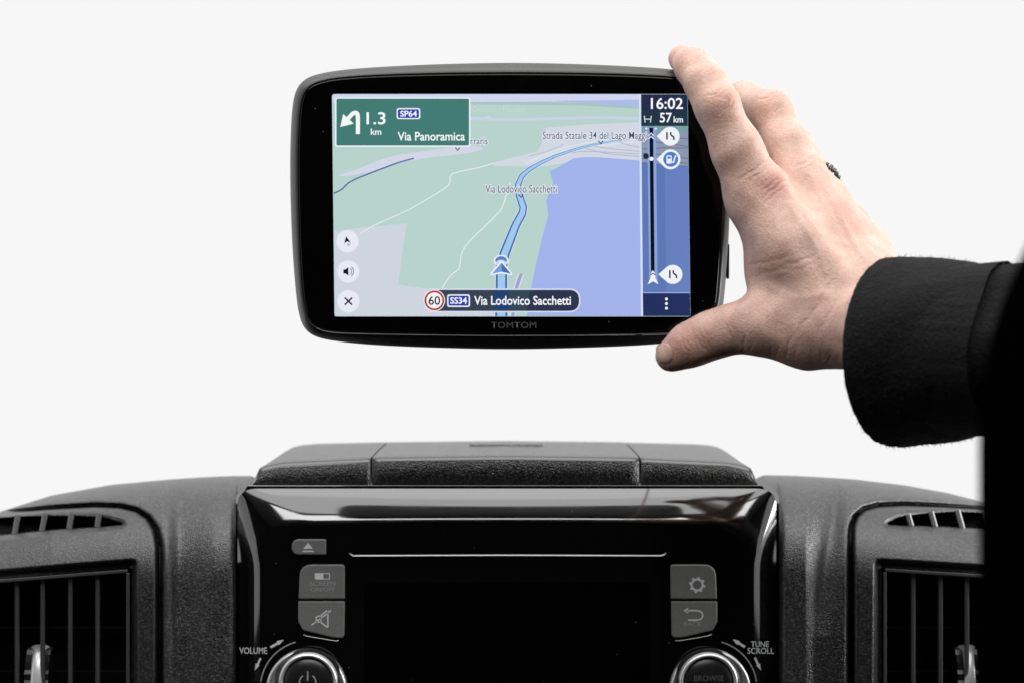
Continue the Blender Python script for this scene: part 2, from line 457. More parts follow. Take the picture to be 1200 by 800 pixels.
def grip_mesh(cx, cy):
    v, f = [], []; c = P(cx, cy, 0.016); k = 1/K0; nu, nv = 9, 24
    for i in range(nv):
        a = math.radians(-60+150*i/(nv-1))
        r = 52.0
        ww = 6.5 if i < nv-3 else 6.5+(i-nv+4)*1.6
        for j in range(nu):
            t = (j/(nu-1)-0.5)*2
            rr = r+3.5*math.sqrt(max(1-t*t, 0))-3
            v.append((c.x+t*ww*k, c.y-0.56*rr*k*math.cos(a)-0.0008, c.z+rr*k*math.sin(a)))
    for i in range(nv-1):
        for j in range(nu-1):
            b = i*nu+j; f.append((b, b+1, b+nu+1, b+nu))
    return mesh('wheel_grip', v, f)
vent_details(ventL, -1); vent_details(ventR, 1)

# ------------------------------------------------------------------ storage tray on top of the dashboard
tray = thing('storage_tray', 'grainy black storage tray with a hinged lid on top of the dashboard', 'storage tray', P(592, 570, 0.1))
def tray_piece(name, xs, tops, edges, bot, root, capL, capR, lipL=0, lipR=0, notch=False):
    """front face, softened front edge, top running back; sections across at px xs (front-plane px)"""
    YF = 0.016
    secs = []
    for x, yt, ye in zip(xs, tops, edges):
        sec = []
        zb = P(x, bot, YF).z; ze = P(x, ye, YF).z
        xw = P(x, ye, YF).x
        zt = P(x, yt, YF+0.14).z
        sec.append((xw, YF+0.02, zb)); sec.append((xw, YF+0.0015, zb)); sec.append((xw, YF, zb+0.0012))
        sec.append((xw, YF+0.0003, zb+(ze-zb)*0.5)); sec.append((xw, YF+0.0008, ze-0.0022))
        sec.append((xw, YF+0.0022, ze-0.0006)); sec.append((xw, YF+0.0042, ze))
        for t in (0.1, 0.2, 0.35, 0.5, 0.7, 0.85, 1.0):
            sec.append((xw, YF+0.0066+0.15*t, ze+(zt-ze)*math.sin(t*math.pi/2)))
        sec.append((xw, YF+0.19, zt-0.010)); sec.append((xw, YF+0.19, zb))
        secs.append(sec)
    me = rings(name, secs, True, True)
    o = obj(name, me, M['tray'], root, True)
    me.materials.append(M['tray_edge'])
    for k in range(len(secs)-1):
        for i in (4, 5): me.polygons[k*len(secs[0])+i].material_index = 1
    for p in me.polygons:
        if len(p.vertices) > 4: p.use_smooth = False
    return o
GP = 1.1
xl = list(np.linspace(296.5, 435-GP, 22))
def etop(x): return float(np.interp(x, [296, 299, 303, 309, 320, 340, 360, 435, 592], [558, 540, 531, 525, 522.5, 521, 520.5, 519, 517.5]))
def eedge(x): return float(np.interp(x, [296, 299, 304, 312, 330, 435, 592], [565, 553, 547.5, 545, 541.5, 536.5, 534.5]))
mir = lambda x: 1184-x
tray_piece('end_panel', xl, [etop(x) for x in xl], [eedge(x) for x in xl], 570.5, tray, True, True)
xr_ = list(np.linspace(750+GP, 887.5, 22))
tray_piece('end_panel', xr_, [etop(mir(x))+0.5 for x in xr_], [eedge(mir(x)) for x in xr_], 570.5, tray, True, True)
xm = list(np.linspace(435+GP, 750-GP, 30))
lid = tray_piece('lid', xm, [etop(min(x, mir(x))) for x in xm], [eedge(min(x, mir(x)))-0.8 for x in xm], 569, tray, True, True)
# finger tab on the lid: a shallow raised lip at its back edge
def tab_mesh():
    v, f = [], []; out = rounded([(-0.020, 0.112), (0.020, 0.112), (0.016, 0.135), (-0.016, 0.135)], 0.005, 5)
    z0 = P(592, 518.5, 0.152).z-0.0015
    v = [(x-0.003, y, z0-0.004) for x, y in out]+[(x-0.003, y, z0+0.0016) for x, y in out]+[((x-0.003)*0.985, 0.1215+(y-0.1215)*0.93, z0+0.0024) for x, y in out]
    n = len(out); f = []
    for k in (0, 1):
        for i in range(n): f.append((k*n+i, k*n+(i+1) % n, (k+1)*n+(i+1) % n, (k+1)*n+i))
    f.append(tuple(range(2*n, 3*n)))
    me = mesh('finger_tab', v, f)
    bm = bmesh.new(); bm.from_mesh(me); bmesh.ops.recalc_face_normals(bm, faces=bm.faces); bm.to_mesh(me); bm.free()
    return me
obj('finger_tab', tab_mesh(), M['tray'], lid)
# glossy lip under the tray
lip = plate('base_strip', rounded([(290, 568), (893, 568), (900, 577), (284, 577)], 2), 0.05, 0.0130, 1.2, M['gloss'], tray)

# ------------------------------------------------------------------ radio
radio = thing('car_radio', 'glossy black car radio with dark screen, grey buttons and two chrome ringed knobs', 'car radio', P(594, 860, 0.0))
RY = -0.004
def radio_outlines():
    inner, outer = [], []
    def arch(x): return 610.5+7.0*((x-594)/290.0)**2
    L0, R0 = 305, 883
    nS, nC, nT = 14, 14, 60
    rc = 48
    for i in range(nS):
        t = i/nS; y = 880-(880-(arch(L0)+rc))*t; inner.append((L0, y)); outer.append((278.5, 880-(880-590)*t))
    for i in range(nC):
        a = i/nC*math.pi/2; cx, cy = L0+rc*1.5, arch(L0+rc*1.5)+rc
        inner.append((cx-rc*1.5*math.cos(a), cy-rc*math.sin(a)))
    for i in range(nC):
        t = i/nC
        p = np.array([278.5, 590]); q = np.array([279.0, 573.0]); r = np.array([300.0, 572.0])
        outer.append(tuple((1-t)**2*p+2*t*(1-t)*q+t*t*r))
    for i in range(nT+1):
        t = i/nT; x = L0+rc*1.5+(R0-L0-rc*3)*t; inner.append((x, arch(x))); outer.append((300+(888-300)*t, 572))
    for i in range(1, nC+1):
        a = i/nC*math.pi/2; cx, cy = R0-rc*1.5, arch(R0-rc*1.5)+rc
        inner.append((cx+rc*1.5*math.sin(a), cy-rc*math.cos(a)))
        t = i/nC
        p = np.array([888.0, 572]); q = np.array([909.0, 573]); r = np.array([909.5, 590.0])
        outer.append(tuple((1-t)**2*p+2*t*(1-t)*q+t*t*r))
    for i in range(1, nS+1):
        t = i/nS; inner.append((R0, arch(R0)+rc+(880-arch(R0)-rc)*t)); outer.append((909.5, 590+(880-590)*t))
    return np.array(inner), np.array(outer)
inn, out_ = radio_outlines()
prof = []      # (t across the roll, depth)
w_px = 38.0
pts = [(0.0, 0.0), (0.01, 0.0)]
x_, y_ = 0.01, 0.0
for i in range(40):                      # crease, then an ever steeper slope running back under the tray
    dx = w_px/40; x_ += dx
    th = 17.5+(sstep(0, 13, x_)*14.5 if x_ < 13 else 14.5+12*(x_-13)/25)
    y_ += dx*math.tan(math.radians(float(th)))
    pts.append((x_, y_))
v, f = [], []
n = len(inn)
for (dx, dy) in pts:
    t = dx/w_px
    for k in range(n):
        q = inn[k]*(1-t)+out_[k]*t
        v.append(P(q[0], q[1], RY+dy/K0))
for r in range(len(pts)-1):
    for k in range(n-1):
        f.append((r*n+k, r*n+k+1, (r+1)*n+k+1, (r+1)*n+k))
me = mesh('surround', v, f)
bm = bmesh.new(); bm.from_mesh(me); bmesh.ops.recalc_face_normals(bm, faces=bm.faces)
if sum(fc.normal.y for fc in bm.faces) > 0: bmesh.ops.reverse_faces(bm, faces=bm.faces)
bm.to_mesh(me); bm.free()
obj('surround', me, M['gloss'], radio, True)
flat('faceplate', [tuple(q) for q in inn], RY+0.00001, M['gloss'], radio)
# screen, slot edge
flat('screen', rounded([(427, 682), (763, 682), (763, 879), (427, 879)], [5, 5, 0, 0]), RY-0.00006, M['radio_glass'], radio)
slot = [(409.5, 647.5), (414, 650.2), (430, 650.6), (592, 650.0), (755, 650.6), (775, 650.2), (780.5, 647.5)]
def strip_mesh(name, line, w, Yb, Yf):
    """a thin bead whose face leans upwards"""
    p = np.array(line, float); v, f = [], []; n = len(p)
    prof = [(-w/2, Yb), (-w/2, (Yb+Yf)/2), (0.0, Yf), (w/2, Yf-0.0001), (w/2, Yb)]
    for (dy, Y) in prof: v += [P(x, y+dy, Y) for x, y in p]
    for r in range(len(prof)-1):
        for k in range(n-1): f.append((r*n+k, r*n+k+1, (r+1)*n+k+1, (r+1)*n+k))
    me = mesh(name, v, f)
    bm = bmesh.new(); bm.from_mesh(me); bmesh.ops.recalc_face_normals(bm, faces=bm.faces)
    if sum(fc.normal.y*fc.calc_area() for fc in bm.faces) > 0: bmesh.ops.reverse_faces(bm, faces=bm.faces)
    bm.to_mesh(me); bm.free(); return me
obj('slot_trim', strip_mesh('slot_trim', smoothline(slot, 5), 2.4, RY+0.001, RY-0.0018), M['slot'], radio, True)
BY = RY-0.0022; IY = BY-0.00012
eject = plate('button', rounded([(342, 631.5), (382, 631.5), (382, 649.5), (342, 649.5)], [9, 2, 2, 9], 8), RY+0.001, BY, 1.2, M['button'], radio)
eject['label'] = 'small half round eject button'
flat('eject_symbol', [[(355, 642.5), (361, 635.5), (367, 642.5)], [(354.5, 644.6), (367.5, 644.6), (367.5, 646.2), (354.5, 646.2)]], IY, M['print'], eject)
b1 = plate('button', rounded([(351.5, 661), (404, 661), (404, 701.5), (350, 701.5)], [15, 4, 1.5, 1.5], 8), RY+0.001, BY, 1.4, M['button'], radio)
flat('screen_symbol', [[(369, 671), (379, 671), (379, 678.5), (369, 678.5)], [(379, 671), (386.5, 671), (386.5, 672), (379, 672)], [(379, 677.5), (386.5, 677.5), (386.5, 678.5), (379, 678.5)], [(385.5, 672), (386.5, 672), (386.5, 677.5), (385.5, 677.5)]], IY, M['print'], b1)
text('lettering', 'SCREEN', (363, 680.5, 393, 686.0), IY, M['dimprint'], b1)
text('lettering', 'ON/OFF', (364, 687.5, 392.5, 692.5), IY, M['dimprint'], b1)
b2 = plate('button', rounded([(349.5, 704), (404, 704), (403.5, 747.5), (390, 746.5), (355, 738), (349.5, 728)], [1.5, 1.5, 5, 5, 6, 8], 6), RY+0.001, BY, 1.4, M['button'], radio)
def lines(segs, w): return [ribbon([a, b], w) for a, b in segs]
flat('mute_symbol', lines([((365, 732), (388, 715)), ((370.5, 722), (376, 721)), ((370.5, 728), (376, 728.5)), ((370.5, 722), (370.5, 728)), ((376, 721), (385, 713.5)), ((376, 728.5), (383.5, 734.5)), ((384.2, 713.5), (384.2, 734.5)), ((376, 721), (376, 728.5))], 1.5), IY, M['print'], b2)
obj('button_edge', strip_mesh('button_edge', smoothline([(355.5, 743), (362, 745), (378, 747.6), (392, 750), (397, 749.6)], 4), 1.8, RY+0.001, RY-0.0022), M['darkchrome'], radio, True)
b3 = plate('button', rounded([(785.5, 661), (838.5, 661), (840, 701.5), (786, 701.5)], [4, 15, 1.5, 1.5], 8), RY+0.001, BY, 1.4, M['button'], radio)
gear = []
for i in range(32):
    a = 2*math.pi*(i+0.5)/32; r = 9.6 if (i//2) % 2 == 0 else 7.4
    gear.append((817+r*math.cos(a), 684.8+r*math.sin(a)))
def ring_flat(name, outer, inner, Y, m, parent):
    n = len(outer); v = [P(x, y, Y) for x, y in outer]+[P(x, y, Y) for x, y in inner]
    f = [(i, n+i, n+(i+1) % n, (i+1) % n) for i in range(n)]
    return obj(name, mesh(name, v, f), m, parent)
ring_flat('gear_symbol', gear, [(817+5.3*math.cos(2*math.pi*(i+.5)/32), 684.8+5.3*math.sin(2*math.pi*(i+.5)/32)) for i in range(32)], IY, M['print'], b3)
b4 = plate('button', rounded([(786.5, 704), (840.5, 704), (840.5, 728), (835, 738), (800, 746.5), (787, 746.8)], [1.5, 1.5, 8, 6, 5, 5], 6), RY+0.001, BY, 1.4, M['button'], radio)
flat('back_symbol', [ribbon(smoothline([(804, 715), (816, 715), (821.5, 716.5), (823.5, 720.5), (821.5, 724.5), (816, 726), (806, 726)], 5), 1.7), [(800.5, 715), (806.5, 711.5), (806.5, 718.5)]], IY, M['print'], b4)
text('lettering', 'BACK', (801.5, 728.0, 822.5, 733.0), IY, M['dimprint'], b4)
obj('button_edge', strip_mesh('button_edge', smoothline([(791, 749.6), (797, 749.8), (812, 747.4), (828, 744.6), (834, 742.5)], 4), 1.8, RY+0.001, RY-0.0022), M['darkchrome'], radio, True)
PY = RY-0.00015
text('lettering', 'VOLUME', (280.5, 758, 313, 765.5), PY, M['print'], radio, 0.004)
text('lettering', 'TUNE', (880, 751, 901, 757.5), PY, M['print'], radio, 0.004)
text('lettering', 'SCROLL', (876, 758.5, 907, 765.5), PY, M['print'], radio, 0.004)
def arrow(a, b, w, hw, hl):
    a = np.array(a, float); b = np.array(b, float); t = (b-a)/np.linalg.norm(b-a); n = np.array([-t[1], t[0]]); m_ = b-t*hl
    return [tuple(q) for q in (a+n*w/2, m_+n*w/2, m_+n*hw/2, b, m_-n*hw/2, m_-n*w/2, a-n*w/2)]
flat('volume_arrows', [arrow((317, 758), (332.5, 749), 2.8, 5.5, 8), arrow((305.5, 770.5), (298.5, 785), 2.4, 5.0, 8)], PY, M['print'], radio)
flat('tune_arrows', [arrow((873, 757.5), (858.5, 748.5), 2.8, 5.5, 8), arrow((884.5, 770), (892, 785), 2.4, 5.0, 8)], PY, M['print'], radio)
def arc(cx, cy, r, a0, a1, n=16): return [(cx+r*math.cos(math.radians(a0+(a1-a0)*i/n)), cy-r*math.sin(math.radians(a0+(a1-a0)*i/n))) for i in range(n+1)]
flat('volume_arc', ribbon(arc(361, 806, 56, 172, 105), 1.3), PY, M['dimprint'], radio)
flat('tune_arc', ribbon(arc(831, 806, 56, 8, 75), 1.3), PY, M['dimprint'], radio)
# screw-like glints in the corners
def lathe_px(name, cx, cy, prof, n=64, m=None, parent=None):
    """round knob facing the camera: prof = [(radius px, depth)]"""
    R = [[P(cx, cy, 0)*0+Vector(((cx-600)/K0+r/K0*math.cos(2*math.pi*i/n), Y, (400-cy)/K0+r/K0*math.sin(2*math.pi*i/n))) for i in range(n)] for r, Y in prof]
    return obj(name, rings(name, R, True, False), m, parent, True)
for kx, txt in ((360.5, None), (831, 'BROWSE')):
    ky = 805.5
    k = lathe_px('knob', kx, ky, [(47, RY+.001), (47, RY-.003), (46.3, RY-.0042), (45, RY-.0048), (42.8, RY-.0045), (41.5, RY-.0035), (39, RY-.0035), (35, RY-.004)], 72, M['ring'], radio)
    k['label'] = 'volume knob' if txt is None else 'tuning knob'
    q = 1.0
    sx = 4 if kx < 600 else -4
    lathe_px('grip', kx+sx*0.7, ky-8, [(40.5, RY-.003), (37.0, RY-.009), (36.0, RY-.0115), (34, RY-.012)], 72, M['knob'], k)
    lathe_px('rim', kx+sx, ky-12, [(34.5, RY-.010), (33.8, RY-.0135), (32.2, RY-.0146), (30.0, RY-.0142), (28.8, RY-.012)], 72, M['ring'], k)
    lathe_px('cap', kx+sx, ky-12, [(29, RY-.0115), (28.5, RY-.0128), (26.5, RY-.0136), (18, RY-.0142), (8, RY-.0146), (1, RY-.0147)], 72, M['knob'], k)
    wy = RY-.0151
    kk = dist(wy)/D0
    def tr(x, y): return (600+(x-600)/kk, 400+(y-400)/kk)
    # symbols lie on the cap: world position, so undo the perspective of P
    if txt is None:
        c = (kx+sx, ky-12)
        pw = [tr(*p) for p in ribbon(arc(c[0], c[1]-1, 9.5, 55, -235, 28), 1.6)]
        pl = [tr(*p) for p in ribbon([(c[0], c[1]-14), (c[0], c[1]-3)], 1.6)]
        flat('power_symbol', [pw, pl], wy, M['dimprint'], k)
    else:
        for s, y in (('BROWSE', -9), ('ENTER', 1)):
            a = tr(kx+sx-17, ky-12+y); b = tr(kx+sx+17, ky-12+y+6.5)
            text('lettering', s, (a[0], a[1], b[0], b[1]), wy, M['knobprint'], k)

# ------------------------------------------------------------------ sat nav
nav = thing('sat_nav', 'black sat nav with a lit map screen held up above the dashboard', 'sat nav', P(598, 409, -0.10))
HALF_O = [(598, 409), (520, 407.6), (450, 404.8), (400, 400.5), (372, 395), (357.5, 385), (350.5, 368), (346.5, 340), (343, 295), (341, 250), (340, 200), (340.6, 160), (342.5, 128), (346.5, 108), (355, 95.5), (370, 88), (400, 82.5), (450, 78.5), (520, 75.4), (598, 74)]
HALF_G = [(598, 392.3), (520, 391.8), (430, 390.2), (388, 388), (371, 383), (362, 374), (357.5, 360), (354.5, 340), (351.5, 295), (350, 250), (349.2, 200), (349.6, 165), (351.5, 132), (355, 114), (362, 103), (376, 96), (402, 91.5), (450, 88.5), (520, 86.6), (598, 86)]
def full(h): 
    r = [(1196-x, y) for x, y in h[1:-1]][::-1]
    return smoothclosed(h+r, 5)
O = full(HALF_O); G = full(HALF_G)
GY = -0.110
def mixp(a, b, t): return [(p[0]*(1-t)+q[0]*t, p[1]*(1-t)+q[1]*t) for p, q in zip(a, b)]
Rr = [ring_px(inset(O, 16), -0.084), ring_px(inset(O, 6), -0.0845), ring_px(inset(O, 1.5), -0.087), ring_px(O, -0.091), ring_px(O, -0.0985), ring_px(mixp(O, G, .10), -0.1020),
      ring_px(mixp(O, G, .32), -0.1052), ring_px(mixp(O, G, .62), -0.1080), ring_px(mixp(O, G, .88), -0.1094), ring_px(mixp(O, G, 1.0), -0.1092), ring_px(mixp(O, G, 1.03), -0.1080)]
obj('housing', rings('housing', Rr, True, True), M['housing'], nav, True)
bez = plate('bezel', [tuple(p) for p in inset(G, 1.0)], -0.1078, -0.1100, 1.2, M['glass'], nav)
gi = [p for p in smoothline([(371, 384.5), (388, 389.4), (430, 391.2), (520, 392.6), (598, 393.2), (744, 392.6)], 6)]
obj('trim_line', strip_mesh('trim_line', gi, 0.9, -0.1085, -0.1103), M['seam'], nav, True)
gi2 = smoothline([(752, 392.5), (790, 391.4), (815, 389.5)], 6)
obj('trim_line', strip_mesh('trim_line', gi2, 0.9, -0.1085, -0.1103), M['seam'], nav, True)
# buttons on the right flank
sb = plate('side_button', rounded([(851, 286), (854.8, 286), (854.8, 327), (851, 327)], 2.5), -0.0905, -0.0985, 1.2, M['knob'], nav)
sb2 = plate('side_button', rounded([(851, 222), (854.6, 222), (854.6, 246), (851, 246)], 2.5), -0.0905, -0.0985, 1.2, M['knob'], nav)
text('logo', 'TOMTOM', (575.5, 377.3, 628.5, 384.6), -0.11025, M['logo'], nav, 0.012, 1.08)

# ---- the screen, drawn as flat print that glows
ecache = {}
def E(r, g, b):
    k = (r, g, b)
    if k not in ecache:
        m = mat('screen_%d_%d_%d' % k, (0, 0, 0), 0.25, spec=0.12)
        bs = m.node_tree.nodes['Principled BSDF']
        bs.inputs['Emission Color'].default_value = rgb(r, g, b); bs.inputs['Emission Strength'].default_value = 1.0
        ecache[k] = m
    return ecache[k]
DY = -0.1102
layer = [0]
def up(k=1): layer[0] += k; return DY-0.00003*layer[0]
disp = obj('display', flat_mesh('display', [rounded([(389, 110.5), (805.8, 110.5), (809.2, 371), (392, 371)], 3.5)], DY), E(183, 211, 204), nav)
def S(name, polys, c): return flat(name, polys, up(), E(*c), disp)
def T(name, s, box, c, bold=0.0, space=1.0): return text(name, s, box, up(), E(*c), disp, bold, space)
def rect(x0, y0, x1, y1): return [(x0, y0), (x1, y0), (x1, y1), (x0, y1)]
LAV = (212, 217, 232)
S('map_horizon', rounded([(389.4, 110.9), (751, 110.9), (751, 120), (389.5, 120)], [3, 0, 0, 0]), (208, 212, 240))
S('far_hills', [(551, 120), (640, 119.5), (690, 121), (751, 126), (751, 128), (680, 124), (551, 122.5)], (168, 196, 188))
S('far_lake', [(640, 118.5), (700, 118), (751, 117), (751, 126), (715, 124), (690, 121)], (172, 188, 232))
S('far_road', [(551, 137.5), (600, 139), (660, 137.5), (700, 136), (751, 138), (751, 141), (700, 139.5), (660, 141), (600, 142), (551, 141)], (200, 211, 234))
S('town', smoothclosed([(397, 206), (420, 198), (440, 190), (462, 183), (500, 177), (540, 172), (563, 172.5), (564, 176), (540, 181), (500, 185.5), (470, 191), (440, 200), (412, 206)], 3), (211, 214, 230))
S('town', [(575, 192), (600, 185), (630, 178), (637, 163), (640, 150), (690, 146), (751, 143.5), (751, 190), (700, 186), (664, 191), (640, 195), (600, 195), (580, 195)], (210, 215, 228))
S('lake', [(684, 184.5), (700, 184.5), (751, 188.5), (753, 370.6), (617.5, 370.6), (622, 340), (628, 310), (635, 280), (642.5, 252), (640, 236), (648, 214), (644.5, 201), (655, 196), (664, 190.5), (672, 186)], (162, 179, 236))
S('field', [(391.5, 271), (430, 266.5), (476.5, 262), (471, 300), (466.5, 334), (505, 339), (560, 342), (600, 343), (600, 370.6), (392.4, 370.6)], (206, 213, 223))
for pts_, w in (([(421, 275), (440, 263.5), (475, 248), (505, 231), (526, 217), (530, 204), (560, 197), (578, 191.5)], 1.2),
                ([(518, 338), (528, 323), (538, 315), (540.5, 299), (549, 284), (575, 259), (588, 244), (594, 226), (598, 214)], 1.3),
                ([(620, 189), (660, 174), (700, 166), (750, 164)], 0.9), ([(616, 192), (650, 180), (680, 172)], 0.8), ([(700, 172), (730, 168), (751, 167)], .8)):
    S('map_road', ribbon(smoothline(pts_, 3), w), (228, 236, 236))
for pts_, w in (([(685, 174), (710, 180), (751, 184)], .8), ([(690, 171), (720, 175), (751, 178)], .8), ([(712, 162), (735, 170), (751, 173)], .8), ([(640, 186), (680, 178), (751, 181)], .8), ([(620, 183), (640, 178), (660, 170)], .7)):
    S('street', ribbon(smoothline(pts_, 3), w), (172, 176, 196))
S('highway', ribbon(smoothline([(391, 227), (400, 222.5), (408, 215), (418, 209.5), (432, 204), (450, 197), (468, 190.5), (485, 185.8)], 4), 1.7), (92, 106, 168))
# side road beside the vehicle
sr = smoothline([(601, 370.5), (603, 350), (606, 335), (611, 321)], 4)
S('side_road', ribbon(sr, 7), (216, 220, 236)); S('side_road', ribbon(sr, 4), (160, 165, 200))
# route
rt = [(587.5, 370.6), (587.5, 345), (587.8, 312), (591.5, 297), (599, 278), (604.5, 264), (612.2, 250), (613.2, 243), (608.5, 229), (607, 217), (611.5, 206.5), (620, 199), (633, 191.5), (650, 183.5), (672, 176), (690, 171), (705, 168), (722, 165), (738, 163.5)]
wd = [14.5, 13.5, 13, 12, 11, 10.2, 9.8, 9.2, 8.6, 7.6, 6.4, 5.4, 4.4, 3.6, 3, 2.6, 2.2, 1.6, 1.0]
S('route', ribbon(rt, [w+1.6 for w in wd]), (214, 226, 240)); S('route', ribbon(rt, wd), (66, 108, 166)); S('route', ribbon(rt, [w*0.66 for w in wd]), (160, 201, 240))
# place labels with pale halos
def label(s, box, c=(62, 68, 92)):
    T('label_halo', s, (box[0]-.9, box[1]-.9, box[2]+.9, box[3]+.9), (232, 236, 246), 0.075)
    T('place_label', s, box, c, 0.002)
label('Via Lodovico Sacchetti', (569, 216.8, 652.5, 226.2))
label('rraris', (551.5, 161.8, 571.5, 169.6), (70, 76, 104))
T('place_label', 'Carciano - Marconi', (553, 124.5, 615, 131.6), (196, 216, 213), 0.0)
for (x, y) in ((536.3, 175.4), (704, 167.6), (610.5, 230.6), (571.5, 138)):
    if y > 150: S('label_tick', ribbon([(x-2.6, y-2.2), (x, y+1.2), (x+2.6, y-2.2)], 1.4), (52, 58, 84))
    else: S('label_tick', ribbon([(x-2.6, y-2.2), (x, y+1.2), (x+2.6, y-2.2)], 1.2), (205, 222, 226))
# position marker
S('position_ring', circle(587.3, 305.5, 8.8, 24, 6.6), (232, 238, 250)); S('position_ring', circle(587.3, 305.5, 6.9, 24, 5.0), (84, 132, 196)); S('position_ring', circle(587.3, 308.5, 6.0, 24, 3.9), (196, 216, 240))
S('position_arrow', rounded([(587.8, 305), (602.5, 323.5), (587.8, 320.6), (572.5, 323.5)], [1, 2, 0, 2]), (240, 243, 252))
S('position_arrow', [(587.8, 308), (599, 321.3), (587.8, 318.6)], (72, 112, 176)); S('position_arrow', [(587.8, 308), (587.8, 318.6), (576.4, 321.3)], (118, 160, 216))
# direction banner
S('banner', rounded(rect(392.5, 114.4, 551.3, 172.6), 3), (232, 240, 244)); S('banner', rounded(rect(394.3, 116, 549.6, 170.8), 2), (66, 124, 116))
S('turn_arrow', [ribbon(smoothline([(419.4, 157.5), (419.4, 139), (418.5, 133.5), (415.5, 132.6), (412, 134.8), (406.5, 141)], 5), 4.8)], (244, 248, 248))
S('turn_arrow', [(398.8, 149.2), (402.2, 134), (414.5, 145.2)], (244, 248, 248))
T('distance', '1.3', (429.5, 131.8, 451.8, 146.2), (246, 250, 250), 0.012)
T('distance_unit', 'km', (434.5, 151, 446.8, 158.4), (240, 246, 246), 0.015)
S('road_badge', rounded(rect(464.8, 127, 492.6, 140), 3), (236, 240, 248)); S('road_badge', rounded(rect(466.3, 128.5, 491, 138.6), 2), (48, 62, 170))
T('badge_number', 'SP64', (469, 130, 488.6, 137.2), (246, 248, 255), 0.02)
T('street_name', 'Via Panoramica', (466, 155, 544.8, 165.2), (246, 250, 250), 0.014)
# right-hand route bar
S('side_bar', [(751, 110.9), (805.6, 110.9), (809, 370.6), (753, 370.6)], (94, 120, 182))
S('side_bar', [(751.2, 148), (806, 148), (806.5, 195), (751.6, 190)], (140, 152, 178))
S('side_bar', [(751.2, 148), (806, 148), (806, 155), (751.2, 152)], (122, 160, 168))
for y0_, y1_ in ((160, 163), (166, 172), (175, 174), (180, 186), (186, 192)):
    S('side_bar', ribbon([(752, y0_), (780, (y0_+y1_)/2-1), (806, y1_)], .9), (98, 108, 142))
S('side_bar', [(779, 196), (806.6, 196), (808.6, 343), (781, 343)], (102, 129, 190)) 
S('bar_divider', [(748.8, 110.9), (751.2, 110.9), (753.6, 370.6), (751.2, 370.6)], (218, 224, 244))
label('Strada Statale 34 del Lago Maggi', (636, 154.5, 757.5, 166.0))
S('time_panel', [(751.2, 110.9), (805.6, 110.9), (806, 148), (751.4, 148)], (36, 46, 76))
S('time_panel', [(751.3, 130), (805.8, 130), (806, 148), (751.4, 148)], (34, 54, 72))
T('clock', '16:02', (762.8, 115, 800.4, 128.2), (250, 251, 255), 0.012)
T('remaining', '57', (773.2, 132.6, 787.4, 144), (250, 251, 255), 0.012)
T('remaining_unit', 'km', (789.4, 136.6, 800.4, 144), (240, 244, 250), 0.016)
S('road_symbol', lines([((755, 136), (756, 144)), ((763.2, 136), (762.2, 144)), ((756, 140), (762, 140))], 1.2), (205, 212, 224))
S('bar_halo', [(758.6, 150), (768.6, 150), (770.6, 330), (760.8, 330)], (138, 164, 222))
S('progress_bar', [(761, 150), (765.4, 150), (767.2, 322), (762.8, 322)], (14, 16, 26))
S('bar_light', [circle(757.4, 151, 1.4, 10), circle(768.6, 151, 1.4, 10)], (215, 235, 250))
def bubble(cx, cy, r, tipx):
    pts_ = [(tipx, cy)]
    a0 = math.acos(min(r/(cx-tipx), 1))
    for i in range(25):
        a = math.pi-a0-(2*math.pi-2*a0)*i/24
        pts_.append((cx+r*math.cos(a), cy-r*math.sin(a)))
    return pts_
S('route_bubble', bubble(785.5, 160, 11, 769.5), (240, 242, 250))
S('lane_symbol', [ribbon([(781.6, 155.2), (781.6, 164)], 1.9), ribbon(smoothline([(786, 155.2), (786.4, 158.5), (789.4, 161), (789.8, 164.4)], 4), 1.9)], (34, 38, 56))
S('route_bubble', bubble(785.8, 187, 11.6, 769.5), (240, 242, 250)); S('fuel_symbol', circle(786, 187, 8.8, 28), (76, 124, 206))
S('fuel_symbol', [rounded(rect(781, 182.5, 787.2, 192), 1), ribbon(smoothline([(787.5, 190), (789.3, 190.5), (790.5, 186), (792, 182.5)], 4), 1.6)], (236, 240, 250))
S('fuel_symbol', [rounded(rect(782.3, 183.8, 786, 186.4), .5)], (76, 124, 206))
S('route_bubble', bubble(788.5, 321.8, 11.2, 771.5), (240, 242, 250))
S('lane_symbol', [ribbon([(785, 317), (785, 326.3)], 1.9), ribbon(smoothline([(789, 317), (789.4, 320.5), (792.4, 323), (792.8, 326.5)], 4), 1.9)], (34, 38, 56))
S('bar_chevron', [ribbon([(760, 159.5), (763, 156.3), (766, 159.5)], 1.3), ribbon([(760, 163), (763, 160), (766, 163)], 1.3)], (240, 243, 250))
S('bar_stop', circle(757, 183.2, 3.4, 16), (36, 40, 56)); S('bar_stop', circle(763.4, 186.5, 2.4, 14), (244, 246, 252))
S('vehicle_symbol', [(765, 317), (767.3, 320), (768, 326), (771.8, 333.4), (765.3, 329.8), (759, 333.4), (762.4, 326), (763, 320)], (244, 246, 252)); S('vehicle_symbol', ribbon([(762.6, 322.6), (765.2, 320.3), (767.8, 322.6)], 1.2), (26, 30, 44))
S('menu_panel', rounded([(753.2, 343.6), (808.6, 343.6), (809, 370.6), (753.6, 370.6)], [0, 0, 3, 0]), (36, 48, 94))
S('menu_line', [(753.2, 342.6), (808.6, 342.6), (808.6, 343.8), (753.2, 343.8)], (150, 174, 226))
S('menu_dots', [circle(781, y, 1.7, 12) for y in (350.6, 356, 361.4)], (244, 246, 252))
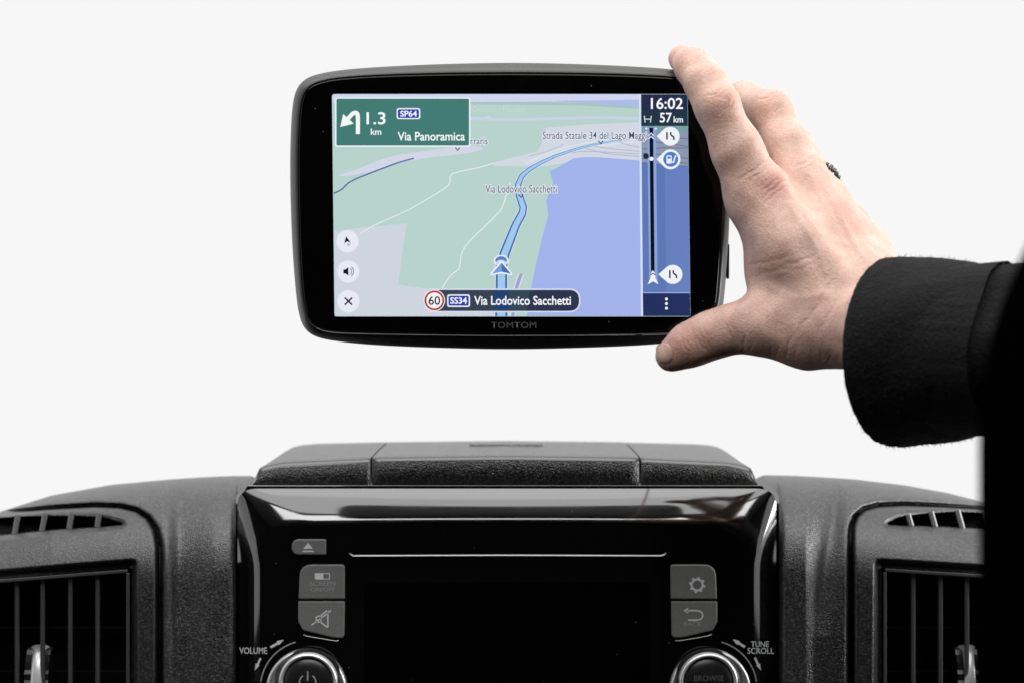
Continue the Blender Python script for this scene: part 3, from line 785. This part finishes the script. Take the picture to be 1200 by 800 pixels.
# bottom street pill
S('street_pill', rounded(rect(496.5, 338.2, 680.3, 366.2), 13.9, 10), (214, 220, 236)); S('street_pill', rounded(rect(498, 340, 678.6, 364.6), 12.2, 10), (44, 54, 80))
S('street_pill', rect(516, 340, 578, 364.6), (56, 68, 84)); S('street_pill', [(578.5, 340), (597, 340), (597, 364.6), (578.5, 364.6)], (36, 66, 112)); S('street_pill', [(597, 340), (621, 340), (617, 364.6), (597, 364.6)], (50, 72, 86))
S('speed_sign', circle(509, 352.3, 12.6, 36), (236, 236, 240)); S('speed_sign', circle(509, 352.3, 11.6, 36), (186, 44, 44)); S('speed_sign', circle(509, 352.3, 9.4, 36), (246, 246, 248))
T('speed_limit', '60', (502.2, 347.2, 515.8, 357.6), (24, 26, 32), 0.012)
S('road_badge', rounded(rect(524, 345.2, 550.8, 360), 3), (236, 240, 248)); S('road_badge', rounded(rect(525.6, 346.8, 549.2, 358.4), 2), (44, 58, 176))
T('badge_number', 'SS34', (527.6, 348.6, 547.2, 356.4), (246, 248, 255), 0.02)
T('street_name', 'Via Lodovico Sacchetti', (555.6, 347, 669, 357.6), (250, 251, 255), 0.014)
# round buttons
for cx, cy in ((407.2, 283), (408, 318.4), (408.2, 353.2)):
    S('round_button', circle(cx, cy, 13.4, 36), (218, 222, 236)); S('round_button', circle(cx, cy, 12.7, 36), (231, 234, 245))
S('compass_symbol', [(405.6, 277.2), (411, 284.6), (406.6, 283.2), (403.4, 285.4)], (22, 24, 32)); S('compass_symbol', [(405.8, 285.8), (410.6, 285.6), (408.6, 289)], (176, 180, 194))
S('speaker_symbol', [(402.4, 316), (404.8, 316), (408.2, 313.2), (408.2, 323.4), (404.8, 320.8), (402.4, 320.8)], (22, 24, 32)); S('speaker_symbol', [ribbon(arc(407.4, 318.4, 4.6, 52, -52, 8), 1.1), ribbon(arc(407.4, 318.4, 7, 52, -52, 8), 1.1)], (130, 134, 152))
S('close_symbol', lines([((404, 349), (412.6, 357.4)), ((412.6, 349), (404, 357.4))], 1.9), (22, 24, 32))

# ------------------------------------------------------------------ the person: hand, sleeve, jacket
def cone(p, a, b, r1, r2):
    a = np.array(a, np.float32); b = np.array(b, np.float32); e = b-a
    q = p-a; t = np.clip((q@e)/(e@e), 0, 1)
    d = q-t[...,None]*e
    return np.sqrt(np.einsum('...i,...i->...', d, d))-(r1+(r2-r1)*t)
def smin(a, b, k):
    h = np.maximum(k-np.abs(a-b), 0)/k
    return np.minimum(a, b)-h*h*k*0.25
def smax(a, b, k): return -smin(-a, -b, k)
def nets(fn, lo, hi, h):
    """surface nets: vertices and quads of fn = 0"""
    ax = [np.arange(lo[i], hi[i]+h, h, dtype=np.float32) for i in range(3)]
    X = np.stack(np.meshgrid(*ax, indexing='ij'), -1)
    F = fn(X.reshape(-1, 3)).reshape(X.shape[:3])
    sh = F.shape
    s = F < 0
    c = [slice(0, -1), slice(1, None)]
    cnt = np.zeros([k-1 for k in sh], np.int32)
    for i in (0, 1):
        for j in (0, 1):
            for k in (0, 1): cnt += s[c[i], c[j], c[k]]
    act = (cnt > 0) & (cnt < 8)
    idx = -np.ones(act.shape, np.int64); ii = np.argwhere(act); idx[act] = np.arange(len(ii))
    acc = np.zeros((len(ii), 3)); num = np.zeros(len(ii))
    cor = [(i, j, k) for i in (0, 1) for j in (0, 1) for k in (0, 1)]
    for a in range(8):
        for b in range(a+1, 8):
            A, B = np.array(cor[a]), np.array(cor[b])
            if np.abs(A-B).sum() != 1: continue
            fa = F[tuple((ii+A).T)]; fb = F[tuple((ii+B).T)]
            m_ = (fa < 0) != (fb < 0)
            t = np.where(m_, fa/np.where(m_, fa-fb, 1), 0)
            acc += np.where(m_[:,None], A+(B-A)*t[:,None], 0); num += m_
    V = (ii+acc/num[:,None])*h+np.array(lo)
    quads = []
    for d in range(3):
        o = [0, 1, 2]; o.remove(d); u, w = o
        sl0 = [slice(None)]*3; sl1 = [slice(None)]*3
        sl0[d] = slice(0, -1); sl1[d] = slice(1, None)
        ch = s[tuple(sl0)] != s[tuple(sl1)]
        e = np.argwhere(ch)
        ok = (e[:,u] > 0) & (e[:,w] > 0) & (e[:,u] < sh[u]-1) & (e[:,w] < sh[w]-1)
        e = e[ok]
        pos = s[tuple(e.T)]
        du = np.zeros(3, int); du[u] = 1; dw = np.zeros(3, int); dw[w] = 1
        q = np.stack([idx[tuple((e-du-dw).T)], idx[tuple((e-dw).T)], idx[tuple(e.T)], idx[tuple((e-du).T)]], 1)
        flip = pos if d != 1 else ~pos
        q[~flip] = q[~flip][:,::-1]
        quads.append(q)
    return V, np.concatenate(quads)
def np_mesh(name, V, Q):
    me = bpy.data.meshes.new(name); me.from_pydata(V.tolist(), [], Q.tolist()); me.update(); return me
def grad(fn, p, e=0.0004):
    g = np.zeros_like(p)
    for i in range(3):
        d = np.zeros(3); d[i] = e
        g[:,i] = fn(p+d)-fn(p-d)
    return g/(np.linalg.norm(g, axis=1)[:,None]+1e-12)

def J(px, py, Y, r):
    """a joint: world point and radius (r in photo pixels at that depth)"""
    p = P(px, py, Y); return (np.array(p), r/(K0*D0/dist(Y)))
PX = 1/2764.0
def chain(p, js, k):
    d = None
    for (a, ra), (b, rb_) in zip(js[:-1], js[1:]):
        c = cone(p, a, b, ra, rb_); d = c if d is None else smin(d, c, k)
    return d
IDX = [J(887, 231, -.128, 34), J(864, 177, -.1297, 28.6), J(840, 124, -.1293, 24.6), J(827, 98, -.1235, 23.2), J(813, 79, -.1145, 20.5), J(799, 69, -.1015, 16.5)]
MID = [J(936, 212, -.112, 29), J(921, 172, -.105, 26), J(903, 132, -.094, 24.5), J(872, 118, -.070, 21), J(842, 124, -.066, 18)]
RNG = [J(968, 238, -.098, 25), J(950, 205, -.078, 23), J(930, 170, -.058, 22), J(895, 165, -.052, 19), J(868, 172, -.055, 17)]
PNK = [J(995, 268, -.085, 23), J(975, 235, -.062, 20), J(950, 215, -.045, 19), J(920, 215, -.045, 16)]
THB = [J(935, 383, -.140, 36), J(893, 380, -.136, 31), J(857, 385.5, -.131, 27.5), J(832, 393.5, -.1275, 26.5), J(808, 404, -.1245, 24.5), J(787, 416.5, -.1225, 19.5)]
def hand_sdf(p):
    p = np.asarray(p, np.float32)
    k = 20*PX
    pal = chain(p, [J(887, 231, -.128, 34), J(930, 290, -.140, 38), J(985, 352, -.152, 40)], k)
    pal = smin(pal, chain(p, [J(936, 212, -.112, 29), J(975, 275, -.130, 34), J(1010, 342, -.150, 38)], k), k)
    pal = smin(pal, chain(p, [J(968, 238, -.098, 25), J(1002, 292, -.122, 30), J(1024, 345, -.146, 34)], k), k)
    pal = smin(pal, chain(p, [J(995, 268, -.085, 23), J(1018, 305, -.115, 26), J(1032, 345, -.140, 30)], k), k)
    pal = smin(pal, chain(p, [J(907, 262, -.124, 37), J(916, 318, -.128, 37), J(925, 365, -.136, 38)], k), k)     # web of the thumb
    pal = smin(pal, chain(p, [J(900, 381, -.136, 31), J(948, 384, -.141, 43), J(985, 381, -.153, 44), J(1030, 386, -.172, 45), (np.array(P(1045, 400, -0.165))+np.array((.839, -.545, 0))*.035, .0175), (np.array(P(1045, 404, -0.165))+np.array((.839, -.545, 0))*.10, .0185)], k), k)
    out = None
    for js, kk in ((IDX, 14), (MID, 12), (RNG, 7), (PNK, 7), (THB, 12)):
        c = chain(p, js, kk*PX)
        c = smin(pal, c, 22*PX)
        out = c if out is None else smin(out, c, 3.5*PX)
    # knuckles and tendons
    for (q, r) in (J(902, 213, -.1352, 17), J(846, 121, -.1330, 14), J(906, 126, -.0980, 15), J(948, 202, -.113, 15), J(896, 386, -.1415, 18)):
        c = np.sqrt(((p-q.astype(np.float32))**2).sum(-1))-r
        out = smin(out, c, 16*PX)
    for a, b in ((J(908, 216, -.1375, 10), J(992, 330, -.1640, 7)), (J(955, 207, -.1165, 10), J(1012, 312, -.1535, 8)), (J(978, 238, -.0995, 9), J(1030, 308, -.1400, 7))):
        out = smin(out, cone(p, a[0], b[0], a[1], b[1]), 16*PX)
    return out
V, Q = nets(hand_sdf, (0.058, -0.25, -0.035), (0.235, -0.030, 0.132), 0.0011)
me = np_mesh('body', V, Q)
tmp = bpy.data.objects.new('tmp', me); COL.objects.link(tmp)
sm = tmp.modifiers.new('m', 'SMOOTH'); sm.factor = 0.5; sm.iterations = 12
ss = tmp.modifiers.new('s', 'SUBSURF'); ss.levels = 1; ss.render_levels = 1
dg = bpy.context.evaluated_depsgraph_get(); dg.update()
me2 = bpy.data.meshes.new_from_object(tmp.evaluated_get(dg)); bpy.data.objects.remove(tmp); bpy.data.meshes.remove(me)
me2.name = 'body'
nv = len(me2.vertices); co = np.empty(nv*3, np.float32); me2.vertices.foreach_get('co', co); co = co.reshape(-1, 3).astype(np.float64)
nb_ = np.empty(nv*3, np.float32); me2.vertices.foreach_get('normal', nb_); nrm = nb_.reshape(-1, 3).astype(np.float64)
if (nrm*grad(hand_sdf, co)).sum() < 0: nrm = -nrm
dz = co[:,1]+D0; kpx = K0*D0/dz
hx = 600+co[:,0]*kpx; hy = 400-co[:,2]*kpx
front = np.clip(-nrm[:,1]*1.5+0.35, 0, 1)
disp_ = np.zeros(nv)
def creases(cx, cy, ang, half, offs, depth, w=1.5, curv=0.0, ydep=None, yr=0.02):
    """fine skin folds across (cx, cy); ang = direction along the limb in px"""
    c, s = math.cos(ang), math.sin(ang)
    a = (hx-cx)*c+(hy-cy)*s; b = -(hx-cx)*s+(hy-cy)*c
    m_ = front if ydep is None else front*(np.abs(co[:,1]-ydep) < yr)
    for i, o in enumerate(offs):
        wob = 0.9*np.sin(b*0.35+i*1.7)+0.5*np.sin(b*0.9+i)
        g_ = np.exp(-((a-o-curv*b*b*np.sign(o if o else 1)-wob)/w)**2)*np.exp(-(b/(half*(0.7+0.3*math.sin(i*2.3+1))))**4)
        disp_[:] -= depth*(0.6+0.4*math.cos(i*1.3))*g_*m_
ai = math.atan2(140, 87)
creases(848, 119, ai, 15, (-13, -8, -3.5, 0, 4, 8.5, 13), 0.00032, 1.25, 0.012, -.14, .016)
creases(822, 76, ai-0.25, 12, (-7, -3, 0, 3.5), 0.0003, 1.2, 0.01, -.125, .02)
creases(907, 120, 1.0, 14, (-9, -4, 0, 5, 9), 0.00035, 1.3, 0.01, -.105, .014)
creases(901, 214, ai-0.1, 26, (-22, -15, -9, -3, 3, 9, 15), 0.00034, 1.6, 0.004, -.15, .03)
creases(952, 196, 1.0, 16, (-9, -3, 3, 9), 0.0003, 1.5, 0.004, -.13, .03)
at_ = math.atan2(-33, 85)
creases(816, 404, at_, 20, (-13, -8.5, -4, 0, 4.5, 9, 14), 0.00028, 1.3, 0.006)
creases(862, 392, at_, 20, (-6, 1, 8), 0.0002, 1.6, 0.004)
creases(905, 318, 1.35, 34, (-12, 0, 9), 0.00018, 2.2, 0.002)
creases(938, 310, 1.25, 22, (-4, 5), 0.00022, 2.0, 0.003)
creases(950, 415, 0.25, 14, (-28, -18, -8, 2, 12, 22, 32), 0.00024, 1.6, 0.0)
creases(895, 408, 0.15, 12, (-24, -16, -8, 0, 8, 16), 0.00022, 1.5, 0.0)
creases(968, 360, 0.6, 44, (-10, 8, 24), 0.0003, 2.6, 0.001)
# soft unevenness of the flesh, veins
disp_ += 0.00022*np.sin(hx*0.11+1.3*np.sin(hy*0.07))*np.sin(hy*0.093+0.8*np.sin(hx*0.05))*front
def vein(pts_, w, h):
    d = np.full(nv, 1e9)
    for a, b in zip(pts_[:-1], pts_[1:]):
        a = np.array(a, float); b = np.array(b, float); e = b-a
        t = np.clip(((hx-a[0])*e[0]+(hy-a[1])*e[1])/(e@e), 0, 1)
        d = np.minimum(d, np.hypot(hx-a[0]-t*e[0], hy-a[1]-t*e[1]))
    disp_[:] += h*np.exp(-(d/w)**2)*front
vein([(925, 240), (955, 285), (968, 320)], 4, 0.0003)
vein([(968, 222), (985, 255), (1010, 300)], 4, 0.0006)
vein([(948, 205), (972, 248), (1000, 305)], 4, 0.0004)
vein([(900, 335), (930, 350), (970, 345)], 5, 0.0003)
# dent of the thumb nail bed
nail_c = (779.5, 414.0)
dn = np.hypot((hx-nail_c[0]), (hy-nail_c[1]))
co = co+nrm*disp_[:,None]
me2.vertices.foreach_set('co', co.ravel().astype(np.float32)); me2.update()
# where the skin is redder (knuckles, finger tips, thumb) and where fold shade is put in
red = np.zeros(nv)
for (x, y, r, a) in ((908, 214, 17, .8), (896, 222, 26, .45), (850, 117, 15, .55), (907, 118, 16, .5), (818, 72, 14, .35), (792, 62, 14, .4), (985, 242, 13, .9), (965, 215, 14, .6), (1002, 268, 10, .7), (785, 415, 30, .7), (818, 402, 26, .4), (950, 400, 40, .2), (868, 300, 16, .3), (1000, 250, 26, .3)):
    red += a*np.exp(-(((hx-x)**2+(hy-y)**2)/r**2))
red = np.clip(red, 0, 1)
ca = me2.color_attributes.new('skin_tone_and_shade', 'FLOAT_COLOR', 'POINT')
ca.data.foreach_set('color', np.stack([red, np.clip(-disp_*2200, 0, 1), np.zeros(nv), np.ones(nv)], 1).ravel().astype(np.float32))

skin = mat('skin', (0.52, 0.36, 0.29), 0.48, spec=0.42)
b = skin.node_tree.nodes['Principled BSDF']
b.inputs['Subsurface Weight'].default_value = 0.4
b.inputs['Subsurface Radius'].default_value = (1.0, 0.4, 0.25)
b.inputs['Subsurface Scale'].default_value = 0.0025
at = N(skin, 'ShaderNodeAttribute', attribute_name='skin_tone_and_shade')
sep = N(skin, 'ShaderNodeSeparateColor'); L(skin, at.outputs['Color'], sep.inputs[0])
tc = N(skin, 'ShaderNodeTexCoord')
n1 = N(skin, 'ShaderNodeTexNoise'); n1.inputs['Scale'].default_value = 160; n1.inputs['Detail'].default_value = 5; L(skin, tc.outputs['Object'], n1.inputs['Vector'])
n2 = N(skin, 'ShaderNodeTexNoise'); n2.inputs['Scale'].default_value = 900; n2.inputs['Detail'].default_value = 3; L(skin, tc.outputs['Object'], n2.inputs['Vector'])
r1 = N(skin, 'ShaderNodeValToRGB'); e = r1.color_ramp.elements
e[0].position = 0.3; e[0].color = (0.47, 0.290, 0.232, 1); e[1].position = 0.72; e[1].color = (0.58, 0.392, 0.320, 1)
L(skin, n1.outputs['Fac'], r1.inputs['Fac'])
mx = N(skin, 'ShaderNodeMix', data_type='RGBA'); mx.inputs[7].default_value = (0.50, 0.235, 0.19, 1)
rm = N(skin, 'ShaderNodeMath', operation='MULTIPLY'); rm.inputs[1].default_value = 0.75; L(skin, sep.outputs[0], rm.inputs[0])
L(skin, rm.outputs[0], mx.inputs[0]); L(skin, r1.outputs['Color'], mx.inputs[6])
mx2 = N(skin, 'ShaderNodeMix', data_type='RGBA'); mx2.inputs[7].default_value = (0.34, 0.18, 0.14, 1)  # crease shade painted into the skin colour
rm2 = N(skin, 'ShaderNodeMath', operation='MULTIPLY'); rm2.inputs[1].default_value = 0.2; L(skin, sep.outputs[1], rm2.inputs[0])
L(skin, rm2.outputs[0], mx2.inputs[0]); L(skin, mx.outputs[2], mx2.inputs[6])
mx3 = N(skin, 'ShaderNodeMix', data_type='RGBA', blend_type='MULTIPLY'); mx3.inputs[0].default_value = 1
rr = N(skin, 'ShaderNodeMapRange'); rr.inputs['To Min'].default_value = 0.82; rr.inputs['To Max'].default_value = 1.18; L(skin, n2.outputs['Fac'], rr.inputs['Value'])
L(skin, mx2.outputs[2], mx3.inputs[6]); L(skin, rr.outputs[0], mx3.inputs[7]); L(skin, mx3.outputs[2], b.inputs['Base Color'])
vo = N(skin, 'ShaderNodeTexVoronoi'); vo.inputs['Scale'].default_value = 1100; L(skin, tc.outputs['Object'], vo.inputs['Vector'])
bp = N(skin, 'ShaderNodeBump'); bp.inputs['Distance'].default_value = 0.00016; bp.inputs['Strength'].default_value = 0.8
bp2 = N(skin, 'ShaderNodeBump'); bp2.inputs['Distance'].default_value = 0.0004; bp2.inputs['Strength'].default_value = 0.35
n3 = N(skin, 'ShaderNodeTexNoise'); n3.inputs['Scale'].default_value = 420; n3.inputs['Detail'].default_value = 4; L(skin, tc.outputs['Object'], n3.inputs['Vector'])
L(skin, vo.outputs['Distance'], bp.inputs['Height']); L(skin, n3.outputs['Fac'], bp2.inputs['Height']); L(skin, bp.outputs['Normal'], bp2.inputs['Normal']); L(skin, bp2.outputs['Normal'], b.inputs['Normal'])
person = thing('person', 'person in a black jacket reaching in from the right, gripping the sat nav', 'person', P(1190, 800, -0.45))
body = obj('body', me2, skin, person, True)

# thumb nail: a curved plate lying on the thumb's end
def nail_mesh(c, ang, ln, wd_, name):
    nu, nvv = 13, 13; pts_ = []
    ca_, sa = math.cos(ang), math.sin(ang)
    g = []
    for i in range(nu):
        u = -1+2*i/(nu-1)
        for j in range(nvv):
            w_ = -1+2*j/(nvv-1)
            # squircle outline, straighter at the free edge
            uu = u*math.sqrt(1-0.5*w_*w_*(0.75 if u < 0 else 1.0)); ww = w_*math.sqrt(1-0.42*u*u)
            x = c[0]+uu*ln/2*ca_-ww*wd_/2*sa; y = c[1]+uu*ln/2*sa+ww*wd_/2*ca_
            g.append((x, y))
    g = np.array(g); Y = np.full(len(g), -0.16)
    for _ in range(60):
        p = PA(g[:,0], g[:,1], Y); d = hand_sdf(p); Y = Y+np.clip(d, -0.002, 0.006)*0.7
    p = PA(g[:,0], g[:,1], Y); nn = grad(hand_sdf, p)
    uu, ww = np.meshgrid(np.linspace(-1, 1, nu), np.linspace(-1, 1, nvv), indexing='ij')
    h = 0.00055*(1-np.maximum(np.abs(uu), np.abs(ww))**4).ravel()-0.00005
    p = p+nn*h[:,None]
    f = [(i*nvv+j, i*nvv+j+1, (i+1)*nvv+j+1, (i+1)*nvv+j) for i in range(nu-1) for j in range(nvv-1)]
    me = mesh(name, p, f)
    bm = bmesh.new(); bm.from_mesh(me); bmesh.ops.recalc_face_normals(bm, faces=bm.faces)
    if sum(fc.normal.y for fc in bm.faces) > 0: bmesh.ops.reverse_faces(bm, faces=bm.faces)
    bm.to_mesh(me); bm.free(); return me
nailm = mat('nail', (0.47, 0.31, 0.25), 0.35, spec=0.5, Subsurface_Weight=0.15, Subsurface_Scale=0.002)
obj('thumb_nail', nail_mesh((778.5, 413.5), math.atan2(-33, 85)+0.1, 19, 25, 'thumb_nail'), nailm, person, True)

# beaded ring on the ring finger
def ring_mesh():
    c = np.array(P(956, 217, -.082)); ax = np.array(P(930, 170, -.058))-np.array(P(968, 238, -.098)); ax /= np.linalg.norm(ax)
    u = np.cross(ax, (0, 0, 1.0)); u /= np.linalg.norm(u); w = np.cross(ax, u)
    bmr = bmesh.new(); R = 0.0102
    for i in range(26):
        a = 2*math.pi*i/26
        q = c+R*(u*math.cos(a)+w*math.sin(a))
        for s in (-1, 1):
            bmesh.ops.create_icosphere(bmr, subdivisions=1, radius=0.0012, matrix=Matrix.Translation(Vector(q+ax*s*0.0013)))
    me = bpy.data.meshes.new('ring'); bmr.to_mesh(me); bmr.free(); return me
ringm = mat('blackened_silver', (0.10, 0.10, 0.09), 0.3, 1.0)
obj('ring', ring_mesh(), ringm, person, True)

# sleeve
def jersey():
    m = mat('black_jersey', (0.0035, 0.0035, 0.0038), 0.85, spec=0.15)
    b = m.node_tree.nodes['Principled BSDF']; b.inputs['Sheen Weight'].default_value = 0.02; b.inputs['Sheen Roughness'].default_value = 0.5
    tc = N(m, 'ShaderNodeTexCoord')
    n1 = N(m, 'ShaderNodeTexNoise'); n1.inputs['Scale'].default_value = 700; n1.inputs['Detail'].default_value = 4; L(m, tc.outputs['Object'], n1.inputs['Vector'])
    n2 = N(m, 'ShaderNodeTexNoise'); n2.inputs['Scale'].default_value = 1500; n2.inputs['Detail'].default_value = 2; L(m, tc.outputs['Object'], n2.inputs['Vector'])
    rp = N(m, 'ShaderNodeValToRGB'); e = rp.color_ramp.elements
    e[0].position = 0.66; e[0].color = (0.0035, 0.0035, 0.0038, 1); e[1].position = 0.80; e[1].color = (0.05, 0.05, 0.05, 1)
    L(m, n2.outputs['Fac'], rp.inputs['Fac']); L(m, rp.outputs['Color'], b.inputs['Base Color'])
    bp = N(m, 'ShaderNodeBump'); bp.inputs['Distance'].default_value = 0.0008; bp.inputs['Strength'].default_value = 1
    L(m, n1.outputs['Fac'], bp.inputs['Height']); L(m, bp.outputs['Normal'], b.inputs['Normal'])
    return m
M['jersey'] = jersey()
def sleeve_mesh():
    """a tube of cloth from the cuff to the elbow and on to the shoulder"""
    al = math.radians(33)
    c0 = np.array(P(1045, 412, -0.165)); axis = np.array((math.cos(al), -math.sin(al), 0.0))
    stations = []   # (along, radius z, radius side, dz)
    k = 1/(K0*D0/dist(-0.165))
    for s, rz, rs, dz_ in ((-0.0, 110, 134, 0), (0.006, 111, 134, 0), (0.02, 106, 128, .0005), (0.035, 96, 118, .001), (0.05, 88, 108, .002), (0.07, 83, 100, .003), (0.085, 82.5, 100, .003), (0.092, 83.5, 102, .003), (0.11, 86, 106, .002), (0.16, 98, 115, 0), (0.22, 118, 125, 0)):
        stations.append((c0+axis*s+np.array((0, 0, dz_)), rz*k, rs*k, axis))
    el = stations[-1][0]+axis*0.05
    sh = np.array((0.50, -0.62, -0.02)); d2 = (sh-el)/np.linalg.norm(sh-el)
    for t in (0.0, 0.15, 0.4, 0.7, 1.0):
        a = axis*(1-min(t*3, 1))+d2*min(t*3+0.3, 1); a /= np.linalg.norm(a)
        stations.append((el+(sh-el)*t, 0.055+0.015*t, 0.055+0.015*t, a))
    # resample
    out = []; n = 128
    dense = []
    for i in range(len(stations)-1):
        for q in range(6):
            t = q/6; A, B = stations[i], stations[i+1]
            dense.append(tuple(np.asarray(A[m_])*(1-t)+np.asarray(B[m_])*t for m_ in range(4)))
    dense.append(stations[-1])
    v, f = [], []
    def ring(c, rz, rs, a, off=0.0, salt=0):
        a = a/np.linalg.norm(a); side = np.cross(a, (0, 0, 1.0)); side /= np.linalg.norm(side); up_ = np.cross(side, a)
        pts_ = []
        for i in range(n):
            th = 2*math.pi*i/n
            s_ = np.dot(c-c0, axis)
            wr = 0.0016*math.sin(3*th+s_*60)*min(s_/0.03, 1)+0.0012*math.sin(5*th-s_*110+1)*min(s_/0.03, 1)
            wr += rng.uniform(-.0003, .0003)
            pts_.append(c+side*math.cos(th)*(rs+wr-off)+up_*math.sin(th)*(rz+wr-off))
        return pts_
    Rg = []
    for q, s_ in enumerate((0.05, 0.02, 0.006)):                        # the inside of the cuff
        Rg.append(ring(c0+axis*s_, 107*k, 131*k, axis, 0.003))
    Rg.append(ring(c0+axis*0.0012, 109*k, 133*k, axis, 0.0022))
    Rg.append(ring(c0-axis*0.0004, 110*k, 134*k, axis, 0.0010))
    for st in dense: Rg.append(ring(*st))
    return rings('sleeve', Rg, False, False)
slv = obj('sleeve', sleeve_mesh(), M['jersey'], person, True)
def fuzz_mesh(src, count):
    """short loose fibres standing off the knit"""
    v, f = [], []; polys = [p for p in src.polygons if p.center.x < 0.32 and p.center.y > -0.40]
    ar = np.array([p.area for p in polys]); pick = rng.choice(len(polys), count, p=ar/ar.sum())
    for i in pick:
        p = polys[i]; w = rng.dirichlet([1]*len(p.vertices))
        c = sum((src.vertices[k].co*float(q) for k, q in zip(p.vertices, w)), Vector())
        d = (p.normal+Vector(rng.uniform(-1.1, 1.1, 3))).normalized(); t = d.orthogonal().normalized()
        l = float(rng.uniform(.0006, .0024)); b = len(v)
        v += [c-t*.00011, c+t*.00011, c+d*l+Vector(rng.uniform(-.0003, .0003, 3))]; f.append((b, b+1, b+2))
    return mesh('fuzz', v, f)
fz = obj('fuzz', fuzz_mesh(slv.data, 14000), mat('loose_fibre', (0.02, 0.02, 0.02), 0.8, spec=0.2), person); fz['kind'] = 'stuff'
# upper body, near the lens and out of focus
def jacket_sdf(p):
    p = np.asarray(p, np.float32)
    def e(c, r):
        q = (p-np.array(c, np.float32))/np.array(r, np.float32); l = np.sqrt((q*q).sum(-1)); return (l-1)*min(r)
    d = chain(p, [(np.array((0.2364, -.60, -.60)), .130), (np.array((0.2215, -.60, -.27)), .115), (np.array((0.2055, -.60, -.14)), .099), (np.array((0.2043, -.60, -.0226)), .098)], 0.03)
    d = smin(d, chain(p, [(np.array((0.50, -.64, -.60)), .15), (np.array((0.50, -.64, -.20)), .15), (np.array((0.47, -.62, 0.03)), .12)], .05), 0.04)
    d = smin(d, cone(p, (0.37, -.62, 0.05), (0.39, -.64, 0.16), .085, .055), 0.04)
    return d
V, Q = nets(jacket_sdf, (0.05, -0.85, -0.72), (0.70, -0.42, 0.26), 0.007)
obj('jacket', np_mesh('jacket', V, Q), grain(mat('black_jacket', (0.0006, 0.0006, 0.0008), 1.0, spec=0.0), 300, 0.0006), person, True)
